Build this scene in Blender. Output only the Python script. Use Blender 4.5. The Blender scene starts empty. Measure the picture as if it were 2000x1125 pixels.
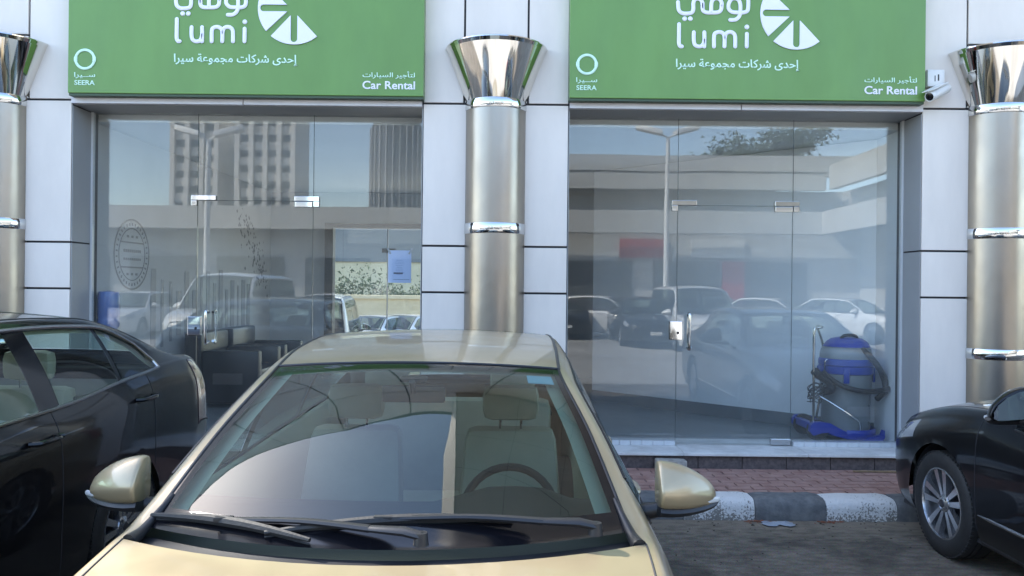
import bpy, bmesh, math, random
import numpy as np
from mathutils import Vector, Matrix
random.seed(7)
S = bpy.context.scene
C = S.collection
PI = math.pi

# ------------------------------------------------------------------ camera
H = 1.70
F = 1480.0
cam = bpy.data.cameras.new('camera')
cam.sensor_width = 36.0
cam.lens = 36.0 * F / 2000.0
cam.clip_start = 0.02
cam.clip_end = 2000
co = bpy.data.objects.new('camera', cam)
C.objects.link(co)
co.location = (0, 0, H)
co.rotation_euler = (PI / 2, -0.0105, 0)
S.camera = co

# ------------------------------------------------------------------ sky, sun, exposure
SUN_DIR = Vector((-0.90, 0.47, 0.92)).normalized()
el = math.asin(SUN_DIR.z)
az = math.atan2(SUN_DIR.x, SUN_DIR.y)
w = bpy.data.worlds.new('World')
S.world = w
w.use_nodes = True
nt = w.node_tree
bg = nt.nodes['Background']
sky = nt.nodes.new('ShaderNodeTexSky')
sky.sky_type = 'NISHITA'
sky.sun_disc = False
sky.sun_elevation = el
sky.sun_rotation = az
sky.dust_density = 0.8
sky.air_density = 1.0
sky.ozone_density = 1.0
nt.links.new(sky.outputs[0], bg.inputs[0])
bg.inputs[1].default_value = 0.15
sl = bpy.data.lights.new('sun', 'SUN')
sl.energy = 2.3
sl.angle = math.radians(0.6)
sl.color = (1.0, 0.95, 0.86)
so = bpy.data.objects.new('sun', sl)
C.objects.link(so)
so.rotation_euler = SUN_DIR.to_track_quat('Z', 'Y').to_euler()
so.location = (0, 0, 30)
S.view_settings.view_transform = 'Standard'
S.view_settings.look = 'None'
S.view_settings.gamma = 1
S.view_settings.use_curve_mapping = False
S.view_settings.exposure = 2.27
S.render.engine = 'CYCLES'
S.cycles.use_denoising = True
S.cycles.denoising_prefilter = 'ACCURATE'
S.cycles.use_adaptive_sampling = False
S.cycles.max_bounces = 14
S.cycles.diffuse_bounces = 6
S.cycles.glossy_bounces = 6
S.cycles.transparent_max_bounces = 40
S.cycles.caustics_reflective = False
S.cycles.caustics_refractive = False
S.cycles.sample_clamp_indirect = 6.0

# ------------------------------------------------------------------ materials
MATS = {}


def mat(name, col, rough=0.5, metal=0.0, coat=0.0, spec=0.5, var=0.0, vscale=3.0, bump=0.0, bscale=40.0,
        col2=None, lo=0.35, hi=0.65, rvar=0.0, stretch=None, coords='Object'):
    if name in MATS:
        return MATS[name]
    m = bpy.data.materials.new(name)
    m.use_nodes = True
    n = m.node_tree.nodes
    l = m.node_tree.links
    b = n['Principled BSDF']
    b.inputs['Base Color'].default_value = (*col, 1)
    b.inputs['Roughness'].default_value = rough
    b.inputs['Metallic'].default_value = metal
    b.inputs['Coat Weight'].default_value = coat
    b.inputs['Coat Roughness'].default_value = 0.03
    b.inputs['Specular IOR Level'].default_value = spec
    if var or bump or col2 or rvar:
        tc = n.new('ShaderNodeTexCoord')
        mp = n.new('ShaderNodeMapping')
        l.new(tc.outputs[coords], mp.inputs[0])
        if stretch:
            mp.inputs['Scale'].default_value = stretch
    if var or col2:
        no = n.new('ShaderNodeTexNoise')
        no.inputs['Scale'].default_value = vscale
        no.inputs['Detail'].default_value = 8
        no.inputs['Roughness'].default_value = 0.6
        l.new(mp.outputs[0], no.inputs[0])
        r = n.new('ShaderNodeValToRGB')
        r.color_ramp.elements[0].position = lo
        r.color_ramp.elements[1].position = hi
        c2 = col2 or tuple(min(1, c * (1 + var)) for c in col)
        c1 = col if col2 else tuple(c * (1 - var) for c in col)
        r.color_ramp.elements[0].color = (*c1, 1)
        r.color_ramp.elements[1].color = (*c2, 1)
        l.new(no.outputs[0], r.inputs[0])
        l.new(r.outputs[0], b.inputs['Base Color'])
    if rvar:
        n3 = n.new('ShaderNodeTexNoise')
        n3.inputs['Scale'].default_value = vscale * 1.7
        n3.inputs['Detail'].default_value = 6
        l.new(mp.outputs[0], n3.inputs[0])
        mr = n.new('ShaderNodeMapRange')
        mr.inputs[1].default_value = 0.3
        mr.inputs[2].default_value = 0.7
        mr.inputs[3].default_value = max(0, rough - rvar)
        mr.inputs[4].default_value = rough + rvar
        l.new(n3.outputs[0], mr.inputs[0])
        l.new(mr.outputs[0], b.inputs['Roughness'])
    if bump:
        n2 = n.new('ShaderNodeTexNoise')
        n2.inputs['Scale'].default_value = bscale
        n2.inputs['Detail'].default_value = 6
        l.new(mp.outputs[0], n2.inputs[0])
        bu = n.new('ShaderNodeBump')
        bu.inputs['Strength'].default_value = bump
        bu.inputs['Distance'].default_value = 0.01
        l.new(n2.outputs[0], bu.inputs['Height'])
        l.new(bu.outputs[0], b.inputs['Normal'])
    MATS[name] = m
    return m


def glass(name, tint=(1, 1, 1), f0=0.05, wave=0.0, haze_dust=0.0, wscale=0.8):
    """thin architectural glass: mirror part by Fresnel, the rest goes straight through (works per face)"""
    if name in MATS:
        return MATS[name]
    m = bpy.data.materials.new(name)
    m.use_nodes = True
    n = m.node_tree.nodes
    l = m.node_tree.links
    n.remove(n['Principled BSDF'])
    out = n['Material Output']
    tr = n.new('ShaderNodeBsdfTransparent')
    tr.inputs[0].default_value = (*tint, 1)
    gl = n.new('ShaderNodeBsdfGlossy')
    gl.inputs['Roughness'].default_value = 0.0
    lw = n.new('ShaderNodeLayerWeight')
    lw.inputs['Blend'].default_value = 0.5
    p = n.new('ShaderNodeMath')
    p.operation = 'POWER'
    p.inputs[1].default_value = 5
    l.new(lw.outputs['Facing'], p.inputs[0])
    ma = n.new('ShaderNodeMath')
    ma.operation = 'MULTIPLY_ADD'
    ma.inputs[1].default_value = 1 - f0
    ma.inputs[2].default_value = f0
    l.new(p.outputs[0], ma.inputs[0])
    mx = n.new('ShaderNodeMixShader')
    l.new(ma.outputs[0], mx.inputs[0])
    l.new(tr.outputs[0], mx.inputs[1])
    l.new(gl.outputs[0], mx.inputs[2])
    tc = n.new('ShaderNodeTexCoord')
    if wave:
        no = n.new('ShaderNodeTexNoise')
        no.inputs['Scale'].default_value = wscale
        no.inputs['Detail'].default_value = 1
        l.new(tc.outputs['Object'], no.inputs[0])
        bu = n.new('ShaderNodeBump')
        bu.inputs['Strength'].default_value = 1.0
        bu.inputs['Distance'].default_value = wave
        l.new(no.outputs[0], bu.inputs['Height'])
        l.new(bu.outputs[0], gl.inputs['Normal'])
    last = mx
    if haze_dust:  # diffuse veil over the glass: painted haze on shop panes, thin dust on windscreens
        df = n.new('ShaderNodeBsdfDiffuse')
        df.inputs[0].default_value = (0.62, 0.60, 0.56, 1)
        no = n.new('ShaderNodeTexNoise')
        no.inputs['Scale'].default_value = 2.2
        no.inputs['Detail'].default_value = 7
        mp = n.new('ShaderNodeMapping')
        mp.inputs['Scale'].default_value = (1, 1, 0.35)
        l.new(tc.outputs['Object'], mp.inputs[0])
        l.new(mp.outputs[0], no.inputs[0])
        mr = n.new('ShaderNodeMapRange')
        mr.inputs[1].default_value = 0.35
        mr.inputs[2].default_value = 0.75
        mr.inputs[3].default_value = haze_dust * 0.6
        mr.inputs[4].default_value = haze_dust * 1.6
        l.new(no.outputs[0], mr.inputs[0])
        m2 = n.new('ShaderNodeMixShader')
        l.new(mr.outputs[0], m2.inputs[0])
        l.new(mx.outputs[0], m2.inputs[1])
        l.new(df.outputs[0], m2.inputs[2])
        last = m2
    l.new(last.outputs[0], out.inputs[0])
    MATS[name] = m
    return m


# ------------------------------------------------------------------ geometry helpers
def W(px, py, d):
    """world point of a photograph pixel measured at depth d (a surveying aid)"""
    dx, dy = px - 1000.0, py - 562.0
    X = dx + 0.0105 * dy
    Y = dy - 0.0105 * dx
    return Vector((X * d / F, d, H - Y * d / F))


class MB:
    def __init__(s):
        s.v = []
        s.f = []

    def add(s, vs, fs):
        k = len(s.v)
        s.v += [tuple(p) for p in vs]
        s.f += [tuple(i + k for i in q) for q in fs]
        return s

    def box(s, x0, x1, y0, y1, z0, z1, b=0.0):
        if b <= 0:
            vs = [(x, y, z) for x in (x0, x1) for y in (y0, y1) for z in (z0, z1)]
            return s.add(vs, [(0, 1, 3, 2), (4, 6, 7, 5), (0, 4, 5, 1), (2, 3, 7, 6), (0, 2, 6, 4), (1, 5, 7, 3)])
        bm = bmesh.new()
        bmesh.ops.create_cube(bm, size=1)
        for v in bm.verts:
            v.co = Vector(((x0 + x1) / 2 + v.co.x * (x1 - x0), (y0 + y1) / 2 + v.co.y * (y1 - y0), (z0 + z1) / 2 + v.co.z * (z1 - z0)))
        bmesh.ops.bevel(bm, geom=list(bm.edges), offset=b, segments=2, profile=0.6, affect='EDGES')
        bm.verts.index_update()
        s.add([v.co for v in bm.verts], [[v.index for v in f.verts] for f in bm.faces])
        bm.free()
        return s

    def xf(s, M, i0=0):
        s.v = s.v[:i0] + [tuple(M @ Vector(p)) for p in s.v[i0:]]
        return s

    def tube(s, pts, r, n=8, closed=False, cap=True, flat=None):
        """tube along points; r a number or a list; flat=(axis vector, factor) squashes the section"""
        pts = [Vector(p) for p in pts]
        N = len(pts)
        rs = r if isinstance(r, (list, tuple)) else [r] * N
        up = None
        rings = []
        for i, p in enumerate(pts):
            if closed:
                t = pts[(i + 1) % N] - pts[i - 1]
            else:
                t = pts[min(i + 1, N - 1)] - pts[max(i - 1, 0)]
            if t.length < 1e-9:
                t = Vector((0, 0, 1))
            t.normalize()
            if up is None:
                up = Vector((0, 0, 1)) if abs(t.z) < 0.9 else Vector((0, 1, 0))
            a = t.cross(up)
            if a.length < 1e-6:
                a = t.cross(Vector((1, 0, 0)))
            a.normalize()
            b = a.cross(t).normalized()
            up = b
            ring = []
            for k in range(n):
                q = a * math.cos(2 * PI * k / n) * rs[i] + b * math.sin(2 * PI * k / n) * rs[i]
                if flat:
                    ax, fa = flat
                    q = q - ax * q.dot(ax) * (1 - fa)
                ring.append(p + q)
            rings.append(ring)
        vs = [q for ring in rings for q in ring]
        fs = []
        for i in range(N if closed else N - 1):
            j = (i + 1) % N
            for k in range(n):
                fs.append((i * n + k, i * n + (k + 1) % n, j * n + (k + 1) % n, j * n + k))
        if cap and not closed:
            fs.append(tuple(range(n))[::-1])
            fs.append(tuple((N - 1) * n + k for k in range(n)))
        return s.add(vs, fs)

    def lathe(s, prof, c=(0, 0, 0), axis='z', n=32, a0=0.0, a1=2 * PI, sx=1, sy=1):
        full = abs(a1 - a0 - 2 * PI) < 1e-6
        m = n if full else n + 1
        vs = []
        for r, h in prof:
            for k in range(m):
                a = a0 + (a1 - a0) * k / n
                p = (r * math.cos(a) * sx, r * math.sin(a) * sy, h)
                if axis == 'x':
                    p = (h, p[0], p[1])
                elif axis == 'y':
                    p = (p[0], h, p[1])
                vs.append((c[0] + p[0], c[1] + p[1], c[2] + p[2]))
        fs = []
        for i in range(len(prof) - 1):
            for k in range(n):
                k2 = (k + 1) % m if full else k + 1
                fs.append((i * m + k, i * m + k2, (i + 1) * m + k2, (i + 1) * m + k))
        return s.add(vs, fs)

    def prism(s, poly, y0, y1):
        """poly of (x,z) points, extruded along y"""
        n = len(poly)
        return s.add([(x, y0, z) for x, z in poly] + [(x, y1, z) for x, z in poly],
                     [tuple(range(n)), tuple(range(n, 2 * n))[::-1]] + [(i, i + n, (i + 1) % n + n, (i + 1) % n) for i in range(n)])


def mk(name, mb, m, parent=None, smooth=False, wloc=None, fixn=True):
    """link one mesh object.  Geometry is given in world coordinates when wloc (its parent's place) is given"""
    me = bpy.data.meshes.new(name)
    vs = mb.v
    if wloc is not None:
        ox, oy, oz = wloc
        vs = [(x - ox, y - oy, z - oz) for x, y, z in vs]
    me.from_pydata(vs, [], mb.f)
    me.materials.append(m)
    if fixn:
        bm = bmesh.new()
        bm.from_mesh(me)
        bmesh.ops.recalc_face_normals(bm, faces=bm.faces)
        bm.to_mesh(me)
        bm.free()
    if smooth:
        me.polygons.foreach_set('use_smooth', [True] * len(me.polygons))
        if smooth != 'all':
            try:
                me.set_sharp_from_angle(angle=math.radians(38))
            except Exception:
                pass
    o = bpy.data.objects.new(name, me)
    C.objects.link(o)
    if parent is not None:
        o.parent = parent
    return o


def tag(o, label=None, cat=None, group=None, kind=None):
    if label:
        o['label'] = label
    if cat:
        o['category'] = cat
    if group:
        o['group'] = group
    if kind:
        o['kind'] = kind
    return o


def thing(name, loc, label, cat, group=None, rz=0):
    o = bpy.data.objects.new(name, None)
    o.empty_display_size = 0.1
    C.objects.link(o)
    o.location = loc
    o.rotation_euler = (0, 0, rz)
    return tag(o, label, cat, group)


def inst(src, parent, loc=None, rot=None):
    o = src.copy()
    C.objects.link(o)
    o.parent = parent
    if loc is not None:
        o.location = loc
    if rot is not None:
        o.rotation_euler = rot
    return o


KIDS = {}


def copy_tree(o, parent=None, swap=None):
    c = o.copy()
    C.objects.link(c)
    c.parent = parent
    if swap and c.type == 'MESH' and c.data.materials and c.data.materials[0] in swap:
        key = (c.data.name, swap[c.data.materials[0]].name)
        if key not in KIDS:
            d = c.data.copy()
            d.materials[0] = swap[c.data.materials[0]]
            KIDS[key] = d
        c.data = KIDS[key]
    for ch in [x for x in ALLK(o)]:
        copy_tree(ch, c, swap)
    return c


def ALLK(o):
    return [x for x in list(C.objects) if x.parent is o]


def smoothpath(pts, n=6, closed=False):
    pts = [Vector(p) for p in pts]
    out = []
    N = len(pts)
    rng = range(N if closed else N - 1)
    for i in rng:
        p0 = pts[i - 1] if (closed or i > 0) else pts[0]
        p1 = pts[i]
        p2 = pts[(i + 1) % N]
        p3 = pts[(i + 2) % N] if (closed or i + 2 < N) else pts[-1]
        for k in range(n):
            t = k / n
            out.append(0.5 * ((2 * p1) + (p2 - p0) * t + (2 * p0 - 5 * p1 + 4 * p2 - p3) * t * t + (3 * p1 - p0 - 3 * p2 + p3) * t ** 3))
    if not closed:
        out.append(pts[-1])
    return out


# ------------------------------------------------------------------ materials list
M_PANEL = mat('aluminium_panel', (0.75, 0.69, 0.63), 0.42, var=0.05, stretch=(1, 1, 0.3), vscale=3, rvar=0.08, spec=0.4)
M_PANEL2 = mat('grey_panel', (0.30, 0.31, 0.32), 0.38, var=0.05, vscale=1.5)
M_JOINT = mat('joint_black', (0.02, 0.02, 0.025), 0.7)
M_WHITE = mat('white_metal', (0.66, 0.65, 0.68), 0.4, var=0.05, vscale=4)
M_GREEN = mat('sign_green', (0.135, 0.275, 0.065), 0.33, var=0.07, stretch=(1, 1, 0.35), vscale=2.5, rvar=0.05)
M_LETTER = mat('letter_white', (0.80, 0.80, 0.93), 0.35)
M_CHROME = mat('chrome', (0.60, 0.60, 0.60), 0.04, metal=1)
M_CAP = mat('polished_steel', (0.80, 0.77, 0.72), 0.05, metal=1)
M_STEEL = mat('satin_steel', (0.31, 0.275, 0.235), 0.33, metal=1, rvar=0.05, vscale=2.0, bump=0.65, bscale=2.4, stretch=(1, 1, 0.8), var=0.05)
M_BLACKP = mat('black_plastic', (0.018, 0.018, 0.02), 0.38, bump=0.05, bscale=200)
M_RUBBER = mat('rubber', (0.02, 0.02, 0.02), 0.62, bump=0.15, bscale=120, var=0.2, vscale=20)
M_FRIT = mat('black_frit', (0.006, 0.006, 0.008), 0.12, spec=0.5)
M_ASPH = mat('asphalt', (0.175, 0.150, 0.118), 0.88, col2=(0.28, 0.245, 0.20), vscale=2.2, lo=0.34, hi=0.66, bump=1.6, bscale=110)
M_CREAM = mat('cream_trim', (0.42, 0.42, 0.33), 0.6, bump=0.1, bscale=200)
M_SEAT = mat('seat_leather', (0.36, 0.34, 0.27), 0.5, var=0.06, vscale=6, bump=0.1, bscale=60)
M_DASH = mat('dashboard_plastic', (0.05, 0.052, 0.05), 0.6, bump=0.1, bscale=200)
M_DARKIN = mat('dark_interior', (0.03, 0.03, 0.032), 0.7)
G_SHOP = glass('shop_glass', (0.96, 0.98, 0.98), 0.070, wave=0.0008, haze_dust=0.040, wscale=0.9)  # milky haze of the panes painted in as a pale diffuse layer
G_CAR = glass('car_glass', (0.74, 0.86, 0.80), 0.085)
G_CARW = glass('windscreen_glass', (0.46, 0.57, 0.53), 0.085, haze_dust=0.003)
G_TINT = glass('tinted_glass', (0.55, 0.63, 0.60), 0.06)

# asphalt extras: stains, stones
def asphalt_nodes():
    m = M_ASPH
    n = m.node_tree.nodes
    l = m.node_tree.links
    b = n['Principled BSDF']
    src = b.inputs['Base Color'].links[0].from_socket
    tc = n.new('ShaderNodeTexCoord')
    v = n.new('ShaderNodeTexVoronoi')
    v.inputs['Scale'].default_value = 160
    l.new(tc.outputs['Object'], v.inputs[0])
    mx = n.new('ShaderNodeMix')
    mx.data_type = 'RGBA'
    mx.blend_type = 'MULTIPLY'
    mx.inputs[0].default_value = 0.45
    l.new(src, mx.inputs[6])
    l.new(v.outputs['Color'], mx.inputs[7])
    no = n.new('ShaderNodeTexNoise')
    no.inputs['Scale'].default_value = 9.0
    no.inputs['Detail'].default_value = 8
    mp = n.new('ShaderNodeMapping')
    mp.inputs['Scale'].default_value = (1, 2.2, 1)
    l.new(tc.outputs['Object'], mp.inputs[0])
    l.new(mp.outputs[0], no.inputs[0])
    r = n.new('ShaderNodeValToRGB')
    r.color_ramp.elements[0].position = 0.38
    r.color_ramp.elements[1].position = 0.62
    r.color_ramp.elements[0].color = (0.72, 0.71, 0.69, 1)
    r.color_ramp.elements[1].color = (1.15, 1.13, 1.10, 1)
    l.new(no.outputs[0], r.inputs[0])
    m3 = n.new('ShaderNodeMix')
    m3.data_type = 'RGBA'
    m3.blend_type = 'MULTIPLY'
    m3.inputs[0].default_value = 1
    l.new(mx.outputs[2], m3.inputs[6])
    l.new(r.outputs[0], m3.inputs[7])
    geo = n.new('ShaderNodeNewGeometry')
    sp = n.new('ShaderNodeSeparateXYZ')
    l.new(geo.outputs['Position'], sp.inputs[0])
    st = n.new('ShaderNodeTexNoise')
    st.inputs['Scale'].default_value = 1.7
    st.inputs['Detail'].default_value = 5
    st.inputs['Distortion'].default_value = 0.6
    l.new(geo.outputs['Position'], st.inputs[0])
    rs_ = n.new('ShaderNodeValToRGB')
    rs_.color_ramp.elements[0].position = 0.36
    rs_.color_ramp.elements[1].position = 0.50
    rs_.color_ramp.elements[0].color = (0.50, 0.50, 0.50, 1)
    rs_.color_ramp.elements[1].color = (1, 1, 1, 1)
    l.new(st.outputs[0], rs_.inputs[0])
    m4 = n.new('ShaderNodeMix')
    m4.data_type = 'RGBA'
    m4.blend_type = 'MULTIPLY'
    m4.inputs[0].default_value = 0.8
    l.new(m3.outputs[2], m4.inputs[6])
    l.new(rs_.outputs[0], m4.inputs[7])
    gy = n.new('ShaderNodeMapRange')      # wind blown sand gathers along the kerb foot
    gy.inputs[1].default_value = 5.0
    gy.inputs[2].default_value = 5.6
    gy.inputs[3].default_value = -0.25
    gy.inputs[4].default_value = 0.55
    l.new(sp.outputs[1], gy.inputs[0])
    ga = n.new('ShaderNodeMath')
    l.new(gy.outputs[0], ga.inputs[0])
    l.new(no.outputs[0], ga.inputs[1])
    gm = n.new('ShaderNodeMapRange')
    gm.inputs[1].default_value = 0.45
    gm.inputs[2].default_value = 1.05
    gm.inputs[3].default_value = 0.0
    gm.inputs[4].default_value = 0.8
    l.new(ga.outputs[0], gm.inputs[0])
    m5 = n.new('ShaderNodeMix')
    m5.data_type = 'RGBA'
    l.new(gm.outputs[0], m5.inputs[0])
    l.new(m4.outputs[2], m5.inputs[6])
    m5.inputs[7].default_value = (0.27, 0.225, 0.165, 1)
    l.new(m5.outputs[2], b.inputs['Base Color'])


asphalt_nodes()

# ------------------------------------------------------------------ ground
DF, DG = 6.60, 6.90          # facade face, glass face
mb = MB()
xs = [-400, -60, 60, 400]
ys = [0.2, 3.0, 6.62, 6.75, 12.5, 15.0, 60, 400]
zs = [0, 0, 0, -0.02, -0.3, -0.62, -0.62, -0.62]
mb.add([(x, y, z) for y, z in zip(ys, zs) for x in xs],
       [(i * 4 + k, i * 4 + k + 1, (i + 1) * 4 + k + 1, (i + 1) * 4 + k) for i in range(len(ys) - 1) for k in range(3)])
tag(mk('ground', mb, M_ASPH), 'dark worn asphalt parking ground in front of the shops', kind='structure')
mb = MB().add([(-400, -400, 0), (400, -400, 0), (400, 0.2, 0), (-400, 0.2, 0)], [(0, 1, 2, 3)])
M_CONC = mat('car_park_concrete', (0.30, 0.285, 0.255), 0.85, col2=(0.42, 0.40, 0.36), vscale=0.35, bump=0.3, bscale=40)  # colour lifted above the asphalt so the ground bounces light onto the facade
tag(mk('car_park_ground', mb, M_CONC), 'paving of the open car park behind the camera, made paler to bounce light onto the shops', kind='structure')

# pavement: bed plus interlocking red pavers
M_BED = mat('paver_bed', (0.17, 0.115, 0.105), 0.9)
M_PAVER = mat('red_paver', (0.27, 0.145, 0.115), 0.75, col2=(0.40, 0.25, 0.205), vscale=7, lo=0.3, hi=0.7, bump=0.3, bscale=60)
pav = thing('pavement', (0, 6.2, 0), 'narrow pavement of dusty red pavers below the shop sill', None)
tag(pav, kind='structure')
if 'category' in pav:
    del pav['category']
mk('paving_bed', MB().box(-9, 9, 5.80, 6.60, -0.05, 0.142), M_BED, pav, wloc=pav.location)
mb = MB()
pw, pd = 0.20, 0.098
row = 0
y = 5.80
while y < 6.58:
    off = -9 + (row % 2) * pw / 2
    x = off
    while x < 9 - pw:
        h = 0.150 + random.uniform(-0.0015, 0.0015)
        a = 0.003
        yy = min(y + pd, 6.598)
        # slightly waisted interlocking outline
        q = 0.008
        out = [(x + a, y + a), (x + pw / 2, y + a + q), (x + pw - a, y + a), (x + pw - a - q, (y + yy) / 2), (x + pw - a, yy - a), (x + pw / 2, yy - a - q), (x + a, yy - a), (x + a + q, (y + yy) / 2)]
        k = len(mb.v)
        mb.v += [(px, py, h) for px, py in out] + [(px, py, 0.138) for px, py in out]
        mb.f.append(tuple(k + i for i in range(8)))
        mb.f += [(k + i, k + 8 + i, k + 8 + (i + 1) % 8, k + (i + 1) % 8) for i in range(8)]
        x += pw
    y += pd
    row += 1
tag(mk('paver_field', mb, M_PAVER, pav, wloc=pav.location), kind='stuff')

# kerb: stones of about 0.53 m, painted white or left grey
def painted(name, col, chipped, lo, hi):
    m = mat(name, chipped, 0.8, col2=col, vscale=75, lo=lo, hi=hi, bump=0.7, bscale=45)
    return m


M_KW = painted('kerb_white_paint', (0.62, 0.61, 0.58), (0.20, 0.19, 0.17), 0.43, 0.47)
M_KG = mat('kerb_grey', (0.085, 0.09, 0.092), 0.85, col2=(0.20, 0.20, 0.195), vscale=12, lo=0.3, hi=0.75, bump=0.6, bscale=45)
# white paint survives near the top, chips below
def kerb_wear(m):
    n = m.node_tree.nodes
    l = m.node_tree.links
    r = [x for x in n if x.type == 'VALTORGB'][0]
    no = r.inputs[0].links[0].from_socket
    tc = [x for x in n if x.type == 'TEX_COORD'][0]
    se = n.new('ShaderNodeSeparateXYZ')
    l.new(tc.outputs['Object'], se.inputs[0])
    mr = n.new('ShaderNodeMapRange')
    mr.inputs[1].default_value = 0.0
    mr.inputs[2].default_value = 0.16
    mr.inputs[3].default_value = -0.08
    mr.inputs[4].default_value = 0.10
    l.new(se.outputs[2], mr.inputs[0])
    big = n.new('ShaderNodeTexNoise')
    big.inputs['Scale'].default_value = 7
    big.inputs['Detail'].default_value = 4
    geo = n.new('ShaderNodeNewGeometry')
    l.new(geo.outputs['Position'], big.inputs[0])
    mb_ = n.new('ShaderNodeMapRange')
    mb_.inputs[1].default_value = 0.3
    mb_.inputs[2].default_value = 0.7
    mb_.inputs[3].default_value = -0.11
    mb_.inputs[4].default_value = 0.11
    l.new(big.outputs[0], mb_.inputs[0])
    ad = n.new('ShaderNodeMath')
    l.new(no, ad.inputs[0])
    l.new(mr.outputs[0], ad.inputs[1])
    a2 = n.new('ShaderNodeMath')
    l.new(ad.outputs[0], a2.inputs[0])
    l.new(mb_.outputs[0], a2.inputs[1])
    l.new(a2.outputs[0], r.inputs[0])


kerb_wear(M_KW)
kerb = thing('kerb', (0, 5.7, 0), 'low kerb of alternating white painted and grey stones beside the pavement', 'kerb')
prof = [(5.60, 0.0), (5.60, 0.085), (5.608, 0.12), (5.63, 0.146), (5.665, 0.158), (5.795, 0.160), (5.795, 0.0)]


def kerb_stone(seed):
    rr = random.Random(seed)
    mb = MB()
    nx = 7
    L = 0.522
    vs = []
    for i in range(nx + 1):
        e = 0.007 if i in (0, nx) else 0
        for j, (y, z) in enumerate(prof):
            jt = rr.uniform(-0.003, 0.003)
            vs.append((-L / 2 + L * i / nx, y - 5.7 + (e if j < 4 else 0) + jt, z - (e if 1 < j < 6 else 0) + (jt if z > 0 else 0)))
    m = len(prof)
    fs = [(i * m + j, (i + 1) * m + j, (i + 1) * m + j + 1, i * m + j + 1) for i in range(nx) for j in range(m - 1)]
    fs += [tuple(range(m)), tuple(nx * m + j for j in range(m))[::-1]]
    mb.add(vs, fs)
    return mb


stones = {}
for i in range(-12, 8):
    cx = 2.595 + i * 0.5275 - 0.0
    white = (i % 2 == 0)
    key = (white, i % 3)
    if key not in stones:
        o = mk('kerb_stone', kerb_stone(i), M_KW if white else M_KG, kerb, smooth=True)
        stones[key] = o
    else:
        o = inst(stones[key], kerb)
    o.location = (cx + 0.012, 0, random.uniform(-0.003, 0.002))
    o.rotation_euler = (0, 0, random.uniform(-0.006, 0.006))
    if white:
        o['label'] = 'kerb stone with chipped white paint'

# ------------------------------------------------------------------ building
bld = thing('shop_building', (0, DF, 0), 'pale grey panelled shop building with black joints between its panels', 'building')
BL = bld.location
J = 0.009


def panel(x0, x1, z0, z1, m=M_PANEL, y=DF, t=0.02, name='wall_panel'):
    mbb = MB().box(x0 + J, x1 - J, y, y + t, z0 + J, z1 - J, 0.003)
    return mk(name, mbb, m, bld, wloc=BL)


Z1, Z2, Z3 = 1.655, 2.060, 3.300
PIL = [(-5.13, -3.844), (-0.794, 0.482), (3.554, 4.83)]
OPEN = [(-3.844, -0.794), (0.482, 3.554)]
# structural core behind the joints
core = MB()
for a, b in PIL:
    core.box(a + 0.004, b - 0.004, DF + 0.018, DG + 0.12, 0.0, 3.298)
core.box(-17.5, -5.14, DF + 0.018, DG + 0.12, 0, 3.298)
core.box(4.84, 9.5, DF + 0.018, DG + 0.12, 0, 3.298)
core.box(-17.5, 9.5, DF + 0.018, 12.3, 3.30, 9.55)
mk('core_wall', core, M_JOINT, bld, wloc=BL)
CX = [-4.505, -0.156, 4.222]
for (a, b), cx in zip(PIL, CX):
    for z0, z1 in ((0.15, Z1), (Z1, Z2), (Z2, Z3)):
        panel(a, cx, z0, z1)
        panel(cx, b, z0, z1)
    panel(a, cx - 0.277, Z3, 4.9)
    panel(cx - 0.277, cx + 0.277, 3.86, 4.9)
    panel(cx - 0.277, cx + 0.277, Z3, 3.86)
    panel(cx + 0.277, b, Z3, 4.9)
for x0, x1 in ((-17.5, -13.4), (-13.4, -9.5), (-9.5, -7.3), (-7.3, -5.13), (4.83, 7.1), (7.1, 9.5)):
    for z0, z1 in ((0.15, Z1), (Z1, Z2), (Z2, Z3), (Z3, 4.9)):
        panel(x0, x1, z0, z1)
for a, b in OPEN:
    panel(a, b, 3.34, 4.9)
    # lintel strip in two lengths
    mid = (a + b) / 2 - (0.03 if a < 0 else 0.045)
    for x0, x1 in ((a, mid), (mid, b)):
        mk('lintel_strip', MB().box(x0 + 0.004, x1 - 0.004, DF - 0.03, DF + 0.02, 3.265, 3.328, 0.003), M_WHITE, bld, wloc=BL)
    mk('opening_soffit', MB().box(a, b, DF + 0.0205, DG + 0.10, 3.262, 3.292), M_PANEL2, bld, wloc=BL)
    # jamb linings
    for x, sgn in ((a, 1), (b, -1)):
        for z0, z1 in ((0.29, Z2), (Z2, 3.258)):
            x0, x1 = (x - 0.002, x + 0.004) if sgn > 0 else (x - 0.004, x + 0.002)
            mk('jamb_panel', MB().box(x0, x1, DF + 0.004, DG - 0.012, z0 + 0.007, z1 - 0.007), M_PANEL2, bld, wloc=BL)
# upper storeys: shared panel grid, and on the right the projecting bay
pu = MB().box(-0.99, 0.99, 0, 0.02, -0.74, 0.74, 0.004)
first = None
for r in range(3):
    for c in range(13):
        z = 4.9 + 0.76 + r * 1.52
        x = -16.58 + c * 2.02
        if r == 4 and False:
            continue
        if first is None:
            first = mk('wall_panel', pu, M_PANEL, bld)
            first.location = (x, 0, z)
        else:
            inst(first, bld, (x, 0, z))
# projecting bay over the right part
M_BAY = mat('cream_cladding', (0.62, 0.56, 0.45), 0.5, var=0.05, vscale=2)
bay = thing('projecting_bay', (4.6, 5.0, 8.0), 'cream clad upper bay projecting over the car park on the right', 'building')
PB0, PB1, PY0, PY1 = -0.06, 9.4, 3.3, 6.58
BZ = 8.0


def bx_(y):
    return 0.32 - 0.50 * (y - PY0) / (PY1 - PY0)


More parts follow.
